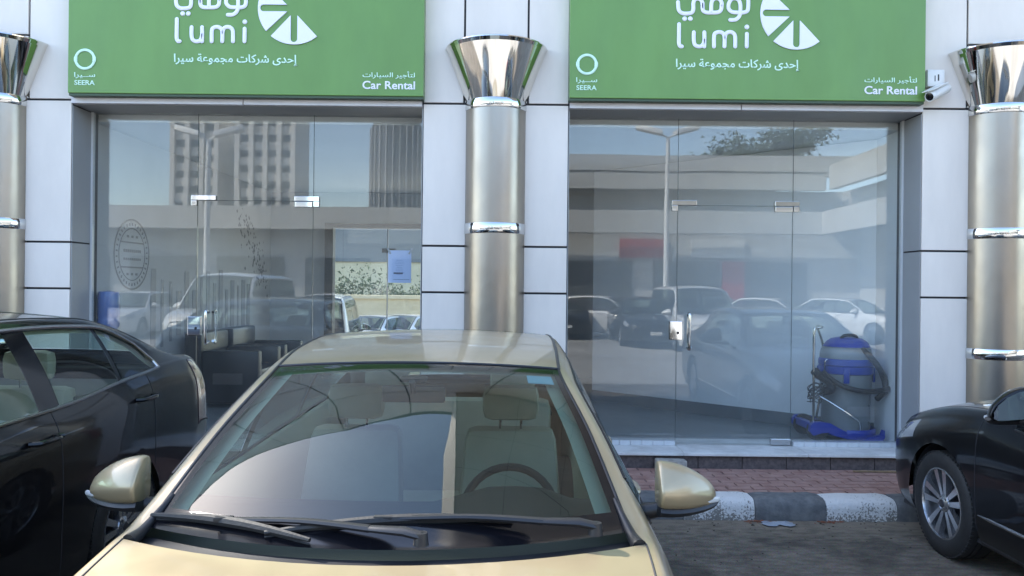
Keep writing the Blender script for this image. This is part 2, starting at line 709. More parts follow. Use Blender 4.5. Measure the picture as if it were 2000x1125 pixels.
def plate(pts, z0, z1):
    n = len(pts)
    return MB().add([(x, y, z0) for x, y in pts] + [(x, y, z1) for x, y in pts],
                    [tuple(range(n)), tuple(range(n, 2 * n))[::-1]] + [(i, (i + 1) % n, (i + 1) % n + n, i + n) for i in range(n)])


mk('bay_core', plate([(bx_(PY0) + .04, PY0 + .02), (PB1, PY0 + .02), (PB1, PY1), (bx_(PY1) + .04, PY1)], BZ + 0.02, 13.75), M_JOINT, bay, wloc=bay.location)
nx = 6
for i in range(nx):
    for k in range(3):
        y0 = PY0 + (PY1 - PY0) * k / 3 + J
        y1 = PY0 + (PY1 - PY0) * (k + 1) / 3 - J
        x0 = PB0 + (PB1 - PB0) * i / nx + J
        x1 = PB0 + (PB1 - PB0) * (i + 1) / nx - J
        xa, xb = (bx_(y0) + 0.03, bx_(y1) + 0.03) if i == 0 else (x0, x0)
        mk('soffit_panel', plate([(xa, y0), (x1, y0), (x1, y1), (xb, y1)], BZ, BZ + 0.019), M_PANEL, bay, wloc=bay.location)
for i in range(nx):
    for q in range(4):
        x0 = PB0 + (PB1 - PB0) * i / nx
        x1 = PB0 + (PB1 - PB0) * (i + 1) / nx
        if i == 0:
            x0 = bx_(PY0) + 0.02
        z0 = BZ + q * 1.43
        mk('cladding_panel', MB().box(x0 + J, x1 - J, PY0, PY0 + 0.019, z0 + J, z0 + 1.43 - J), M_BAY, bay, wloc=bay.location)
for k in range(3):
    for q in range(4):
        y0 = PY0 + (PY1 - PY0) * k / 3 + J
        y1 = PY0 + (PY1 - PY0) * (k + 1) / 3 - J
        z0 = BZ + q * 1.43
        mk('cladding_panel', plate([(bx_(y0), y0), (bx_(y0) + 0.02, y0), (bx_(y1) + 0.02, y1), (bx_(y1), y1)], z0 + J, z0 + 1.43 - J), M_BAY, bay, wloc=bay.location)

# sills and risers
M_MARBLE = mat('marble_sill', (0.50, 0.49, 0.46), 0.45, col2=(0.72, 0.71, 0.68), vscale=5, lo=0.3, hi=0.6, bump=0.1, bscale=30)
M_RISER = mat('granite_riser', (0.055, 0.045, 0.045), 0.6, col2=(0.15, 0.12, 0.115), vscale=30, lo=0.3, hi=0.7)
M_TILE = mat('threshold_tile', (0.55, 0.57, 0.58), 0.3, var=0.08, vscale=9)
for a, b in OPEN:
    cuts = [a + 0.0, a + 1.02, a + 2.1, b]
    for x0, x1 in zip(cuts[:-1], cuts[1:]):
        mk('sill_slab', MB().box(x0 + 0.002, x1 - 0.002, DF - 0.045, DG + 0.30, 0.262, 0.288, 0.005), M_MARBLE, bld, wloc=BL)
    n = 8
    for i in range(n):
        x0 = a + (b - a) * i / n
        x1 = a + (b - a) * (i + 1) / n
        mk('riser_stone', MB().box(x0 + 0.003, x1 - 0.003, DF - 0.01, DF + 0.05, 0.135, 0.260, 0.002), M_RISER, bld, wloc=BL)
    mk('floor_edge', MB().box(a, b, DF + 0.051, DG + 0.25, 0.0, 0.250), M_JOINT, bld, wloc=BL)

# ------------------------------------------------------------------ shop rooms
M_IWALL = mat('interior_white', (0.82, 0.83, 0.83), 0.6, var=0.03, vscale=1.0)
M_IWALL2 = mat('interior_grey', (0.58, 0.59, 0.59), 0.6, var=0.05, vscale=1.0)
M_IFLOOR = mat('interior_floor', (0.22, 0.24, 0.245), 0.35, var=0.12, vscale=2)
M_SKIRT = mat('skirting', (0.17, 0.19, 0.20), 0.4)
rl = thing('left_shop_room', (-2.3, 9.6, 0.29), 'grey walled waiting room behind the left shop glass', 'room')
RL = rl.location
mk('room_floor', MB().box(-3.86, -0.5, DG + 0.13, 12.2, 0.20, 0.285), M_IFLOOR, rl, wloc=RL)
mk('room_ceiling', MB().box(-3.95, -0.4, DG + 0.13, 12.3, 3.20, 3.28), M_IWALL, rl, wloc=RL)
mk('side_wall', MB().box(-3.98, -3.86, DG + 0.125, 12.3, 0.0, 3.19), M_IWALL2, rl, wloc=RL)
mk('side_wall', MB().box(-0.50, -0.40, DG + 0.125, 12.3, 0.0, 3.19), M_IWALL2, rl, wloc=RL)
wx0, wz1 = -2.98, 2.70
bw = MB().box(-3.86, wx0, 12.1, 12.25, 0.0, 3.19).box(wx0, -0.5, 12.1, 12.25, wz1, 3.19)
mk('back_wall', bw, M_IWALL2, rl, wloc=RL)
M_FRAME = mat('brown_frame', (0.09, 0.075, 0.06), 0.5)
fr = MB().box(wx0, wx0 + 0.13, 12.03, 12.2, 0.29, wz1).box(wx0 + 0.13, -0.5, 12.03, 12.2, wz1 - 0.07, wz1)
fo = mk('rear_window_frame', fr, M_FRAME, rl, wloc=RL)
mk('rear_pane', MB().box(wx0 + 0.13, -0.5, 12.12, 12.13, 0.30, wz1 - 0.07), G_TINT if False else glass('clear_glass', (0.95, 0.96, 0.95), 0.04), rl, wloc=RL)
# mullion seen in the rear glass, and door patch
mk('rear_mullion', MB().box(-2.0, -1.985, 12.10, 12.118, 0.3, wz1 - 0.07), M_WHITE, rl, wloc=RL)
mk('patch_fitting', MB().box(-2.08, -1.86, 12.08, 12.099, 2.24, 2.31), M_BLACKP, rl, wloc=RL)

rr_ = thing('right_shop_room', (2.0, 9.0, 0.29), 'white walled shop room with grey floor behind the right shop glass', 'room')
RR = rr_.location
mk('room_floor', MB().box(0.46, 3.60, DG + 0.13, 12.2, 0.20, 0.285), M_IFLOOR, rr_, wloc=RR)
mk('room_ceiling', MB().box(-0.39, 3.72, DG + 0.13, 12.3, 3.20, 3.28), M_IWALL, rr_, wloc=RR)
mk('side_wall', MB().box(3.56, 3.70, DG + 0.125, 12.3, 0.0, 3.19), M_IWALL, rr_, wloc=RR)
mk('side_wall', MB().box(0.34, 0.46, DG + 0.125, 12.3, 0.0, 3.19), M_FRAME, rr_, wloc=RR)
mk('back_wall', MB().box(0.46, 3.56, 12.1, 12.25, 0.0, 3.19), M_IWALL, rr_, wloc=RR)
# oblique white partition and its skirting
A = Vector((1.03, 9.62, 0))
B = Vector((3.555, 7.41, 0))
dd = (B - A).normalized()
nn = Vector((dd.y, -dd.x, 0))
if nn.y > 0:
    nn = -nn


def slab(P, Q, n, t0, t1, z0, z1):
    m_ = MB()
    pts = [P + n * t0, Q + n * t0, Q + n * t1, P + n * t1]
    m_.add([(p.x, p.y, z0) for p in pts] + [(p.x, p.y, z1) for p in pts],
           [(0, 1, 2, 3), (4, 7, 6, 5), (0, 4, 5, 1), (1, 5, 6, 2), (2, 6, 7, 3), (3, 7, 4, 0)])
    return m_


mk('partition_wall', slab(A, B, nn, -0.08, 0, 0.286, 3.19), M_IWALL, rr_, wloc=RR)
mk('skirting_board', slab(A, B, nn, 0.001, 0.014, 0.286, 0.42), M_SKIRT, rr_, wloc=RR)

# ------------------------------------------------------------------ shopfront glazing
def fit_cross(parent, x, z, dx, dz):
    pass


def shopfront(a, b, s1, s2, dz_door, label, handle_x, handle_z, lock, patch_mirror, wloc_x):
    t = thing('glass_shopfront', ((a + b) / 2, DG, 0.29), label, 'shopfront', 'frameless glass shopfronts')
    L = t.location
    top = 3.258
    g = 0.004
    y0, y1 = DG, DG + 0.012
    zf = 0.33
    for x0, x1, z0, z1, nm in ((a + 0.02, s1, zf, top, 'glass_pane'), (s1, s2, dz_door, top, 'transom_pane'), (s2, b - 0.02, zf, top, 'glass_pane')):
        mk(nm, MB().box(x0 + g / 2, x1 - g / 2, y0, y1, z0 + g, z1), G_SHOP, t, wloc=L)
    # dark glass edges and silicone at the seams
    seam = MB()
    for x in (s1, s2):
        seam.box(x - 0.0017, x + 0.0017, y0 + 0.001, y1 - 0.001, dz_door, top)
        seam.box(x - 0.0035, x - 0.0019, y0 + 0.001, y1 - 0.001, 0.33, dz_door - 0.01)
    seam.box(s1 + 0.01, s2 - 0.01, y0 + 0.001, y1 - 0.001, dz_door + 0.0005, dz_door + 0.0036)
    mk('silicone_seam', seam, mat('glass_edge', (0.05, 0.075, 0.07), 0.3), t, wloc=L)
    for ea, eb in ((a, a + 0.02), (b - 0.02, b)):
        mk('edge_frame', MB().box(ea, eb, DG - 0.01, DG + 0.03, 0.288, top), mat('frame_alu', (0.62, 0.63, 0.64), 0.35), t, wloc=L)
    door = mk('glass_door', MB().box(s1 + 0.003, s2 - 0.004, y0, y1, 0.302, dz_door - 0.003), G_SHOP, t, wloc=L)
    # threshold tiles under the fixed panes
    tw = 0.098
    for x0, x1 in ((a, s1 - 0.01), (s2 + 0.01, b)):
        n = max(1, round((x1 - x0) / tw))
        src = None
        for i in range(n):
            wdt = (x1 - x0) / n
            c = x0 + (i + 0.5) * wdt
            if src is None:
                src = mk('tile', MB().box(-wdt / 2 + 0.0015, wdt / 2 - 0.0015, -0.05, 0.05, 0, 0.041, 0.002), M_TILE, t)
                src.location = (c - L.x, 0.012, 0.289 - 0.29)
            else:
                inst(src, t, (c - L.x, 0.012, 0.289 - 0.29))
    # patch fittings
    def patch(x, kind):
        m_ = MB()
        w_, h_ = 0.225, 0.046
        if kind == 'L':     # at s1: plate along transom, foot over fixed pane
            m_.box(x - 0.055, x + 0.17, DG - 0.014, DG + 0.026, dz_door + 0.002, dz_door + h_, 0.003)
            m_.box(x - 0.055, x - 0.004, DG - 0.014, DG + 0.026, dz_door - 0.05, dz_door + 0.001, 0.003)
        elif kind == 'R':
            m_.box(x - 0.17, x + 0.055, DG - 0.014, DG + 0.026, dz_door + 0.002, dz_door + h_, 0.003)
            m_.box(x + 0.004, x + 0.055, DG - 0.014, DG + 0.026, dz_door - 0.05, dz_door + 0.001, 0.003)
        return mk('patch_fitting', m_, M_CHROME, t, wloc=L)
    patch(s1, 'L')
    patch(s2, 'R')
    mk('door_patch', MB().box(s2 - 0.165, s2 - 0.006, DG - 0.014, DG + 0.026, dz_door - 0.052, dz_door - 0.004, 0.003), M_CHROME, door, wloc=L)
    mk('floor_patch', MB().box(s2 - 0.185, s2 - 0.006, DG - 0.014, DG + 0.026, 0.298, 0.352, 0.003), M_CHROME, door, wloc=L)
    # handle: long closed D pull
    hx, z0, z1 = handle_x, handle_z[0], handle_z[1]
    pts = [(hx, DG - 0.012, z1 - 0.03), (hx, DG - 0.055, z1 - 0.015), (hx, DG - 0.075, z1 - 0.045), (hx, DG - 0.075, z0 + 0.045), (hx, DG - 0.055, z0 + 0.015), (hx, DG - 0.012, z0 + 0.03)]
    hm = MB().tube(smoothpath(pts, 6), 0.013, 12)
    pts = [(x + 0.028, 2 * DG + 0.012 - y, z) for x, y, z in pts]
    hm.tube(smoothpath(pts, 6), 0.013, 12)
    mk('door_handle', hm, M_CHROME, door, smooth=True, wloc=L)
    lx, lz = lock
    mk('lock_case', MB().box(lx - 0.055, lx + 0.06, DG - 0.016, DG + 0.028, lz - 0.085, lz + 0.085, 0.004), M_CHROME, door, wloc=L)
    mk('lock_cylinder', MB().lathe([(0.0, DG - 0.021), (0.011, DG - 0.021), (0.013, DG - 0.0165)], (lx + 0.02, 0, lz - 0.02), 'y', 14), M_BLACKP, door, smooth=True, wloc=L)
    return t


def gx(px, py=562):
    return W(px, py, DG).x


def gz(px, py):
    return W(px, py, DG).z


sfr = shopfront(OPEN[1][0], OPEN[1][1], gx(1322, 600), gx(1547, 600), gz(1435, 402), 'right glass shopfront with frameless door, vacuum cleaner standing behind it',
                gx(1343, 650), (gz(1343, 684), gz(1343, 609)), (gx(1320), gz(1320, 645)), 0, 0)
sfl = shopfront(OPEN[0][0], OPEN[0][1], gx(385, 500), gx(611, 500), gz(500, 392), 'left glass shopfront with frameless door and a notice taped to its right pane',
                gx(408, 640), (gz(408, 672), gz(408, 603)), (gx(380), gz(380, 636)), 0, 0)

# paper notice taped inside the left pane
M_PAPER = mat('paper', (0.50, 0.60, 0.85), 0.6)
M_INK = mat('ink', (0.05, 0.06, 0.12), 0.6)
M_INKL = mat('pale_ink', (0.30, 0.38, 0.62), 0.6)
pc = W(780, 520, DG)
note = thing('paper_notice', (pc.x, DG + 0.02, pc.z), 'pale blue paper notice taped to the glass beside the middle pillar', 'notice')
mk('sheet', MB().box(-0.105, 0.105, -0.002, 0.002, -0.148, 0.148), M_PAPER, note)
pm = MB()
for i in range(9):
    z = 0.055 - i * 0.016
    w2 = random.uniform(0.02, 0.045)
    pm.box(-w2 - 0.005, w2, -0.0035, -0.0025, z, z + 0.004)
pm2 = MB().box(-0.055, 0.03, -0.0035, -0.0025, -0.068, -0.054).box(-0.06, 0.09, -0.0035, -0.0025, -0.12, -0.117)
mk('printed_lines', pm, M_INKL, note)
mk('barcode_block', pm2, M_INK, note)
for sx in (-1, 1):
    o = mk('tape', MB().box(-0.008, 0.008, -0.0046, -0.0036, -0.03, 0.03), mat('clear_tape', (0.35, 0.37, 0.40), 0.2), note)
    o.location = (sx * 0.098, 0, 0.14)
    o.rotation_euler = (0, sx * 0.5, 0)

# ------------------------------------------------------------------ steel columns
def column(cx, cy, label):
    t = thing('steel_column', (cx, cy, 0.15), label, 'column', 'stainless steel columns between the shops')
    L = t.location
    c = (cx, cy, 0)
    R = 0.268
    prof = [(R, 0.15), (R, 1.135)]
    mk('shaft', MB().lathe(prof, c, n=64), M_STEEL, t, smooth='all', wloc=L)
    mk('shaft', MB().lathe([(R, 1.215), (R, 2.17)], c, n=64), M_STEEL, t, smooth='all', wloc=L)
    mk('shaft', MB().lathe([(R, 2.25), (R, 3.24)], c, n=64), M_STEEL, t, smooth='all', wloc=L)
    for z0, z1 in ((1.13, 1.22), (2.165, 2.255), (3.235, 3.315)):
        p = [(R - 0.002, z0), (R + 0.004, z0), (R + 0.006, z0 + 0.003), (R + 0.006, z1 - 0.003), (R + 0.004, z1), (R - 0.002, z1)]
        mk('ring', MB().lathe(p, c, n=64), M_CHROME, t, smooth=True, wloc=L)
    p = [(R - 0.01, 3.312), (R + 0.002, 3.316), (0.30, 3.40), (0.435, 3.745), (0.450, 3.772), (0.447, 3.782), (0.435, 3.778), (0.1, 3.74), (0.0, 3.74)]
    n = 22
    rcap = random.Random(int(cx * 10) + 50)
    nn_ = 240
    ph = [rcap.uniform(-1, 1) for _ in range(60)]
    mm = MB()
    pr = [(p[1][0] + (p[3][0] - p[1][0]) * q / 10.0, p[1][1] + (p[3][1] - p[1][1]) * q / 10.0) for q in range(11)]
    for q, (r_, z_) in enumerate(pr):
        for k in range(nn_):
            a = 2 * PI * k / nn_
            f = k / nn_ * 60
            i0 = int(f) % 60
            u_ = f - int(f)
            u_ = u_ * u_ * (3 - 2 * u_)
            dv = ph[i0] * (1 - u_) + ph[(i0 + 1) % 60] * u_
            wv = math.sin(math.pi * min(1, q / 3.0 * 0.5)) * (0.6 + 0.4 * math.sin(q * 0.7 + i0 * 1.3))
            rr_q = r_ + 0.0016 * dv * wv
            mm.v.append((cx + rr_q * math.cos(a), cy + rr_q * math.sin(a), z_))
    mm.f = [(q * nn_ + k, q * nn_ + (k + 1) % nn_, (q + 1) * nn_ + (k + 1) % nn_, (q + 1) * nn_ + k) for q in range(10) for k in range(nn_)]
    # sheet is slightly buckled into facets
    mk('capital', mm, M_CAP, t, smooth='all', wloc=L)
    mk('capital_rim', MB().lathe(p[3:], c, n=n * 4), M_CAP, t, smooth=True, wloc=L)
    return t


column(CX[0], 6.665, 'steel column cut by the left edge of the photo')
column(CX[1], 6.665, 'steel column between the two green signs, behind the gold car')
column(CX[2], 6.665, 'steel column right of the security camera, above the black car nose')

# ------------------------------------------------------------------ signs with lettering
FORMS = {'ا': (0xFE8D, 2), 'إ': (0xFE87, 2), 'أ': (0xFE83, 2), 'ح': (0xFEA1, 4), 'د': (0xFEA9, 2), 'ى': (0xFEEF, 2), 'ش': (0xFEB5, 4),
         'ر': (0xFEAD, 2), 'ك': (0xFED9, 4), 'ت': (0xFE95, 4), 'م': (0xFEE1, 4), 'ج': (0xFE9D, 4), 'و': (0xFEED, 2), 'ع': (0xFEC9, 4),
         'ة': (0xFE93, 2), 'س': (0xFEB1, 4), 'ي': (0xFEF1, 4), 'ل': (0xFEDD, 4), 'ـ': (0x0640, 9)}


def shape(s):
    out = []
    for i, ch in enumerate(s):
        if ch not in FORMS:
            out.append(ch)
            continue
        base, n = FORMS[ch]
        pj = i > 0 and s[i - 1] in FORMS and FORMS[s[i - 1]][1] >= 4
        nj = n >= 4 and i + 1 < len(s) and s[i + 1] in FORMS
        if n == 9:
            out.append(ch)
            continue
        if n == 2:
            out.append(chr(base + (1 if pj else 0)))
        else:
            out.append(chr(base + (3 if pj and nj else 1 if pj else 2 if nj else 0)))
    return ''.join(reversed(out))


def text_mb(s, x0, x1, z0, z1, y, depth=0.004, weight=0.0):
    """text as MB in a box of sign coordinates, facing -y"""
    cu = bpy.data.curves.new('lettering', 'FONT')
    cu.body = s
    cu.resolution_u = 4
    cu.offset = weight
    cu.extrude = 0.01
    o = bpy.data.objects.new('lettering', cu)
    C.objects.link(o)
    dg = bpy.context.evaluated_depsgraph_get()
    me = bpy.data.meshes.new_from_object(o.evaluated_get(dg))
    vs = [v.co.copy() for v in me.vertices]
    fs = [tuple(p.vertices) for p in me.polygons]
    bpy.data.objects.remove(o)
    bpy.data.curves.remove(cu)
    bpy.data.meshes.remove(me)
    ax, bx = min(v.x for v in vs), max(v.x for v in vs)
    ay, by = min(v.y for v in vs), max(v.y for v in vs)
    az_, bz = min(v.z for v in vs), max(v.z for v in vs)
    m_ = MB()
    m_.add([(x0 + (v.x - ax) / (bx - ax) * (x1 - x0), y - (v.z - az_) / (bz - az_) * depth, z0 + (v.y - ay) / (by - ay) * (z1 - z0)) for v in vs], fs)
    return m_


DS = 6.48
SC = DS / F


def su(px, py):          # photo pixels on the left sign -> sign coordinates
    return ((px - 132) * SC, (180.5 + 0.0105 * (px - 132) - py) * SC)


def stroke(m_, pts, wpx=7.6, n=5, smooth=True):
    P = [Vector((su(*p)[0], -0.006, su(*p)[1])) for p in pts]
    if smooth and len(P) > 2:
        P = smoothpath(P, n)
    r = wpx / 2 * SC
    # round ends
    d0 = (P[0] - P[1]).normalized()
    d1 = (P[-1] - P[-2]).normalized()
    st = [(0.98, 0.15), (0.8, 0.55), (0.45, 0.88)]
    pre = [P[0] + d0 * r * a for a, b in st]
    post = [P[-1] + d1 * r * a for a, b in reversed(st)]
    rr = [r * b for a, b in st] + [r] * len(P) + [r * b for a, b in reversed(st)]
    m_.tube(pre + P + post, rr, 10, flat=(Vector((0, 1, 0)), 0.35))


def disc(m_, px, py, rpx):
    u, v = su(px, py)
    r = rpx * SC
    m_.lathe([(0.0, -0.010), (r * 0.8, -0.009), (r, -0.004), (r, 0.0)], (u, 0, v), 'y', 20)


SG_W, SG_H = 695 * SC, 1.32


def make_sign(x_left, z_bot, label):
    t = thing('shop_sign', (x_left, DS, z_bot), label, 'sign', 'green rental signs over the shopfronts')
    mk('sign_board', MB().box(0, SG_W, 0, 0.115, 0, SG_H, 0.006), M_GREEN, t)
    mk('bottom_trim', MB().box(0.004, SG_W - 0.004, 0.012, 0.112, -0.020, -0.001), mat('sign_trim', (0.05, 0.09, 0.05), 0.5), t)
    # latin wordmark
    l = MB()
    stroke(l, [(344.5, 37), (344.5, 60), (344.6, 74), (347, 80), (350.5, 80.6)])
    stroke(l, [(373.5, 53), (373.5, 68), (376, 77.5), (384, 81), (391, 78), (394, 69), (394, 53)])
    stroke(l, [(394.2, 66), (394.2, 81)], smooth=False)
    stroke(l, [(413, 81), (413, 60), (416, 54.5), (423, 52.5), (430, 55), (433.5, 62), (433.5, 81)])
    stroke(l, [(433.6, 66), (436, 56), (443, 52.5), (450, 54.5), (454, 61), (454.5, 81)])
    stroke(l, [(477, 56), (477, 81)], smooth=False)
    disc(l, 477, 42.5, 4.6)
    mk('latin_wordmark', l, M_LETTER, t, smooth=True)
    # arabic wordmark
    l = MB()
    stroke(l, [(479, -48), (479, -20), (479, 4), (476.5, 12), (469, 14.5), (459, 14.5)])
    stroke(l, [(459, 14.5), (448, 13.5), (441, 7), (441, -3), (446, -11), (453, -13), (460, -10), (463.5, -1), (463.5, 14), (461, 23), (454, 28.5), (444, 29)])
    stroke(l, [(427, 2), (427, -5), (422, -12), (415, -13), (409, -9), (407, -1), (407, 14.5)])
    stroke(l, [(427, 0), (426, 9), (420, 14), (407, 14.6), (396, 14), (390.5, 9), (390, -4)])
    stroke(l, [(390.2, 6), (389, -6), (383, -12), (375, -11), (372, -4), (372, 8), (369, 14.5), (360, 16.5), (350, 15.5), (343.5, 9), (342, -6)])
    disc(l, 355.5, 26.3, 4.6)
    disc(l, 366.5, 26.3, 4.6)
    mk('arabic_wordmark', l, M_LETTER, t, smooth=True)
    # citrus wedge emblem
    cu_, cv_ = su(573.5, 16.3)
    R = 70.7 * SC
    for nm, ang in (('down', 0), ('left', 1)):
        g, ap = 6.6 * SC, 14 * SC
        A_ = math.radians(40.6)
        outl = []
        outl.append((-g, -ap))
        # left corner slightly rounded
        for k in range(0, 25):
            a = -A_ + 0.02 + (2 * A_ - 0.04) * k / 24
            outl.append((R * math.sin(a), -R * math.cos(a)))
        outl.append((g, -ap))
        sb = -R + 11 * SC
        for k in range(0, 11):
            a = -PI * k / 10
            outl.append((g * math.cos(a), sb + g * math.sin(a)))
        rot = -ang * PI / 2
        pts = [(cu_ + x * math.cos(rot) - z * math.sin(rot), cv_ + x * math.sin(rot) + z * math.cos(rot)) for x, z in outl]
        mk('emblem_wedge', MB().prism(pts, -0.012, 0.0), M_LETTER, t)
    # line of arabic under the wordmark
    def tx(name, s, a, b, weight, m=M_LETTER):
        (x0, z1), (x1, z0) = su(*a), su(*b)
        mk(name, text_mb(s, x0, x1, z0, z1, 0.0, 0.004, weight), m, t)
    M_L2 = mat('letter_mint', (0.62, 0.86, 0.72), 0.35)
    tx('arabic_line', shape('إحدى شركات مجموعة سيرا'), (339.5, 104), (581, 129.5), 0.014, M_L2)
    tx('rental_line_arabic', shape('لتأجير السيارات'), (708, 138), (810, 154), 0.008, M_L2)
    tx('rental_line', 'Car Rental', (708, 157.5), (810.5, 174.5), 0.014, M_LETTER)
    tx('group_name_arabic', shape('ســيرا'), (145, 140.5), (186, 153), 0.006, M_L2)
    tx('group_name', 'SEERA', (145.5, 156), (185, 165.8), 0.010, M_L2)
    u, v = su(165.7, 115.5)
    ring = []
    for k in range(64):
        a = 2 * PI * k / 64
        ring.append((u + 18.2 * SC * math.cos(a), -0.004, v + 18.2 * SC * math.sin(a)))
    l = MB().tube(ring, [2.7 * SC * (1 + 0.28 * (1 if abs(math.cos(2 * PI * k / 64)) > 0.965 else 0)) for k in range(64)], 8, closed=True, flat=(Vector((0, 1, 0)), 0.5))
    mk('ring_emblem', l, M_L2, t, smooth=True)
    return t


p = W(132, 180.5, DS)
make_sign(p.x, p.z, 'left green rental sign with white lettering, left of the middle column')
p = W(1112, 190.5, DS)
make_sign(p.x, p.z, 'right green rental sign with white lettering, beside the security camera')

# ------------------------------------------------------------------ security camera and junction box
M_WPL = mat('white_plastic', (0.70, 0.70, 0.69), 0.4, var=0.06, vscale=8)
p = W(1826, 153, 6.55)
jb = thing('junction_box', (p.x, 6.598, p.z), 'small white junction box on the panel above the security camera', 'junction box')
mk('case', MB().box(-0.075, 0.075, -0.07, 0, -0.075, 0.075, 0.015), M_WPL, jb, smooth=True)
mk('marking', MB().box(-0.015, -0.008, -0.072, -0.0695, -0.03, 0.02).box(0.012, 0.024, -0.072, -0.0695, -0.025, 0.03), M_BLACKP, jb)
p = W(1815, 190, 6.45)
sc_ = thing('security_camera', (p.x + 0.075, 6.60, p.z + 0.04), 'white bullet security camera at the corner of the right green sign', 'camera')
mk('mount_base', MB().lathe([(0, -0.02), (0.035, -0.02), (0.04, 0.0)], (0.03, 0, 0.05), 'y', 20), M_WPL, sc_, smooth=True)
mk('arm', MB().tube(smoothpath([(0.03, -0.01, 0.05), (0.03, -0.07, 0.06), (0.02, -0.10, 0.02)], 5), 0.013, 10), M_WPL, sc_, smooth=True)
bm_ = MB().lathe([(0.0, 0.13), (0.034, 0.13), (0.038, 0.12), (0.038, -0.09), (0.034, -0.10), (0.026, -0.095), (0.0, -0.095)], (0, 0, 0), 'y', 24)
Mx = Matrix.Translation((-0.01, -0.15, 0.0)) @ Matrix.Rotation(math.radians(-62), 4, 'Z') @ Matrix.Rotation(math.radians(24), 4, 'X') @ Matrix.Scale(1.15, 4)
mk('housing', bm_.xf(Mx), M_WPL, sc_, smooth=True)
mk('lens', MB().lathe([(0.0, -0.103), (0.024, -0.101), (0.033, -0.096)], (0, 0, 0), 'y', 24).xf(Mx), M_FRIT, sc_, smooth=True)
mk('sun_hood', MB().box(-0.044, 0.044, -0.105, 0.10, 0.040, 0.046, 0.002).xf(Mx), M_WPL, sc_)
mk('cable', MB().tube(smoothpath([(0.03, 0.0, 0.05), (0.0, -0.02, 0.09), (0.02, -0.01, 0.14)], 5), 0.004, 6), M_BLACKP, sc_, smooth=True)

# ================================================================== CARS
def pchip(xk, yk, x):
    xk = np.asarray(xk, float)
    yk = np.asarray(yk, float)
    h = np.diff(xk)
    d = np.diff(yk) / h
    m = np.zeros(len(xk))
    if len(xk) == 2:
        m[:] = d[0]
    else:
        for i in range(1, len(xk) - 1):
            if d[i - 1] * d[i] <= 0:
                m[i] = 0
            else:
                w1 = 2 * h[i] + h[i - 1]
                w2 = h[i] + 2 * h[i - 1]
                m[i] = (w1 + w2) / (w1 / d[i - 1] + w2 / d[i])
        m[0] = d[0]
        m[-1] = d[-1]
    i = np.clip(np.searchsorted(xk, x, side='right') - 1, 0, len(h) - 1)
    t = (x - xk[i]) / h[i]
    return ((1 + 2 * t) * (1 - t) ** 2 * yk[i] + t * (1 - t) ** 2 * h[i] * m[i] + t * t * (3 - 2 * t) * yk[i + 1] + t * t * (t - 1) * h[i] * m[i + 1])


ULIST = [1.0, 0.975, 0.95, 0.918, 0.84, 0.76, 0.66, 0.54, 0.42, 0.28, 0.14, 0.0]


class CarShape:
    def __init__(s, table, spec):
        s.T = np.array(table, float)
        s.sp = spec
        s.L = spec['L']
        br = [0, spec['cowl'], spec['deck'], spec['L']]
        s.segs = []
        t = s.T[:, 0]
        for a, b in zip(br[:-1], br[1:]):
            idx = [i for i in range(len(t)) if a - 1e-6 <= t[i] <= b + 1e-6]
            s.segs.append((a, b, idx))

    def at(s, t):
        for a, b, idx in s.segs:
            if t <= b + 1e-9:
                break
        return [float(pchip(s.T[idx, 0], s.T[idx, c], np.array([t]))[0]) for c in range(s.T.shape[1])]

    def section(s, t):
        """list of (x, dy, z) of the half section from sill to centre, with row marks"""
        _, w, x4, z4, x5, z5, x6, z6, z8, bow = s.at(t)
        zs = 0.20
        zs_ = zs if 0.25 < t < s.L - 0.25 else 0.24
        hz = z4 - zs_
        key = [(w - 0.055, zs_), (w - 0.012, zs_ + 0.16 * hz), (w - 0.004, zs_ + 0.38 * hz), (w, zs_ + 0.62 * hz), (w - 0.22 * (w - x4), zs_ + 0.86 * hz), (x4, z4)]
        P = smoothpath([(a, 0, b) for a, b in key], 4)
        rows = [(p.x, 0.0, p.z) for p in P]
        n1 = len(rows) - 1
        for k in range(1, 5):
            f = k / 4
            rows.append((x4 + (x5 - x4) * f + 0.014 * math.sin(PI * f) * (1 if z5 - z4 > .15 else 0.2), 0.0, z4 + (z5 - z4) * f))
        n2 = len(rows) - 1
        for k in range(1, 4):
            f = k / 3
            bx, bz = x5 + (x6 - x5) * f, z5 + (z6 - z5) * f
            e = 0.16 * math.hypot(x6 - x5, z6 - z5) * math.sin(PI * f)
            rows.append((bx + e * 0.6, 0.0, bz + e * 0.7))
        n3 = len(rows) - 1
        for u in ULIST[1:]:
            rows.append((x6 * u, -bow * (1 - u * u), z6 + (z8 - z6) * (1 - u * u)))
        s.n1, s.n2, s.n3, s.n4 = n1, n2, n3, len(rows) - 1
        return rows

    def pt(s, t, row, side=1, off=0.0):
        r = s.section(t)
        x, dy, z = r[row]
        return Vector((side * x, t - s.L / 2 + dy, z))

    def top(s, t, x):
        """point on the top surface (bonnet, windscreen, roof) at lateral place x, nominal station t"""
        _, w, x4, z4, x5, z5, x6, z6, z8, bow = s.at(t)
        u = min(1, abs(x) / x6)
        return Vector((x, t - s.L / 2 - bow * (1 - u * u), z6 + (z8 - z6) * (1 - u * u)))


def side_x(sh, t, z, side=1):
    r = sh.section(t)
    best = min(range(sh.n1 + 1), key=lambda i: abs(r[i][2] - z))
    return side * r[best][0]


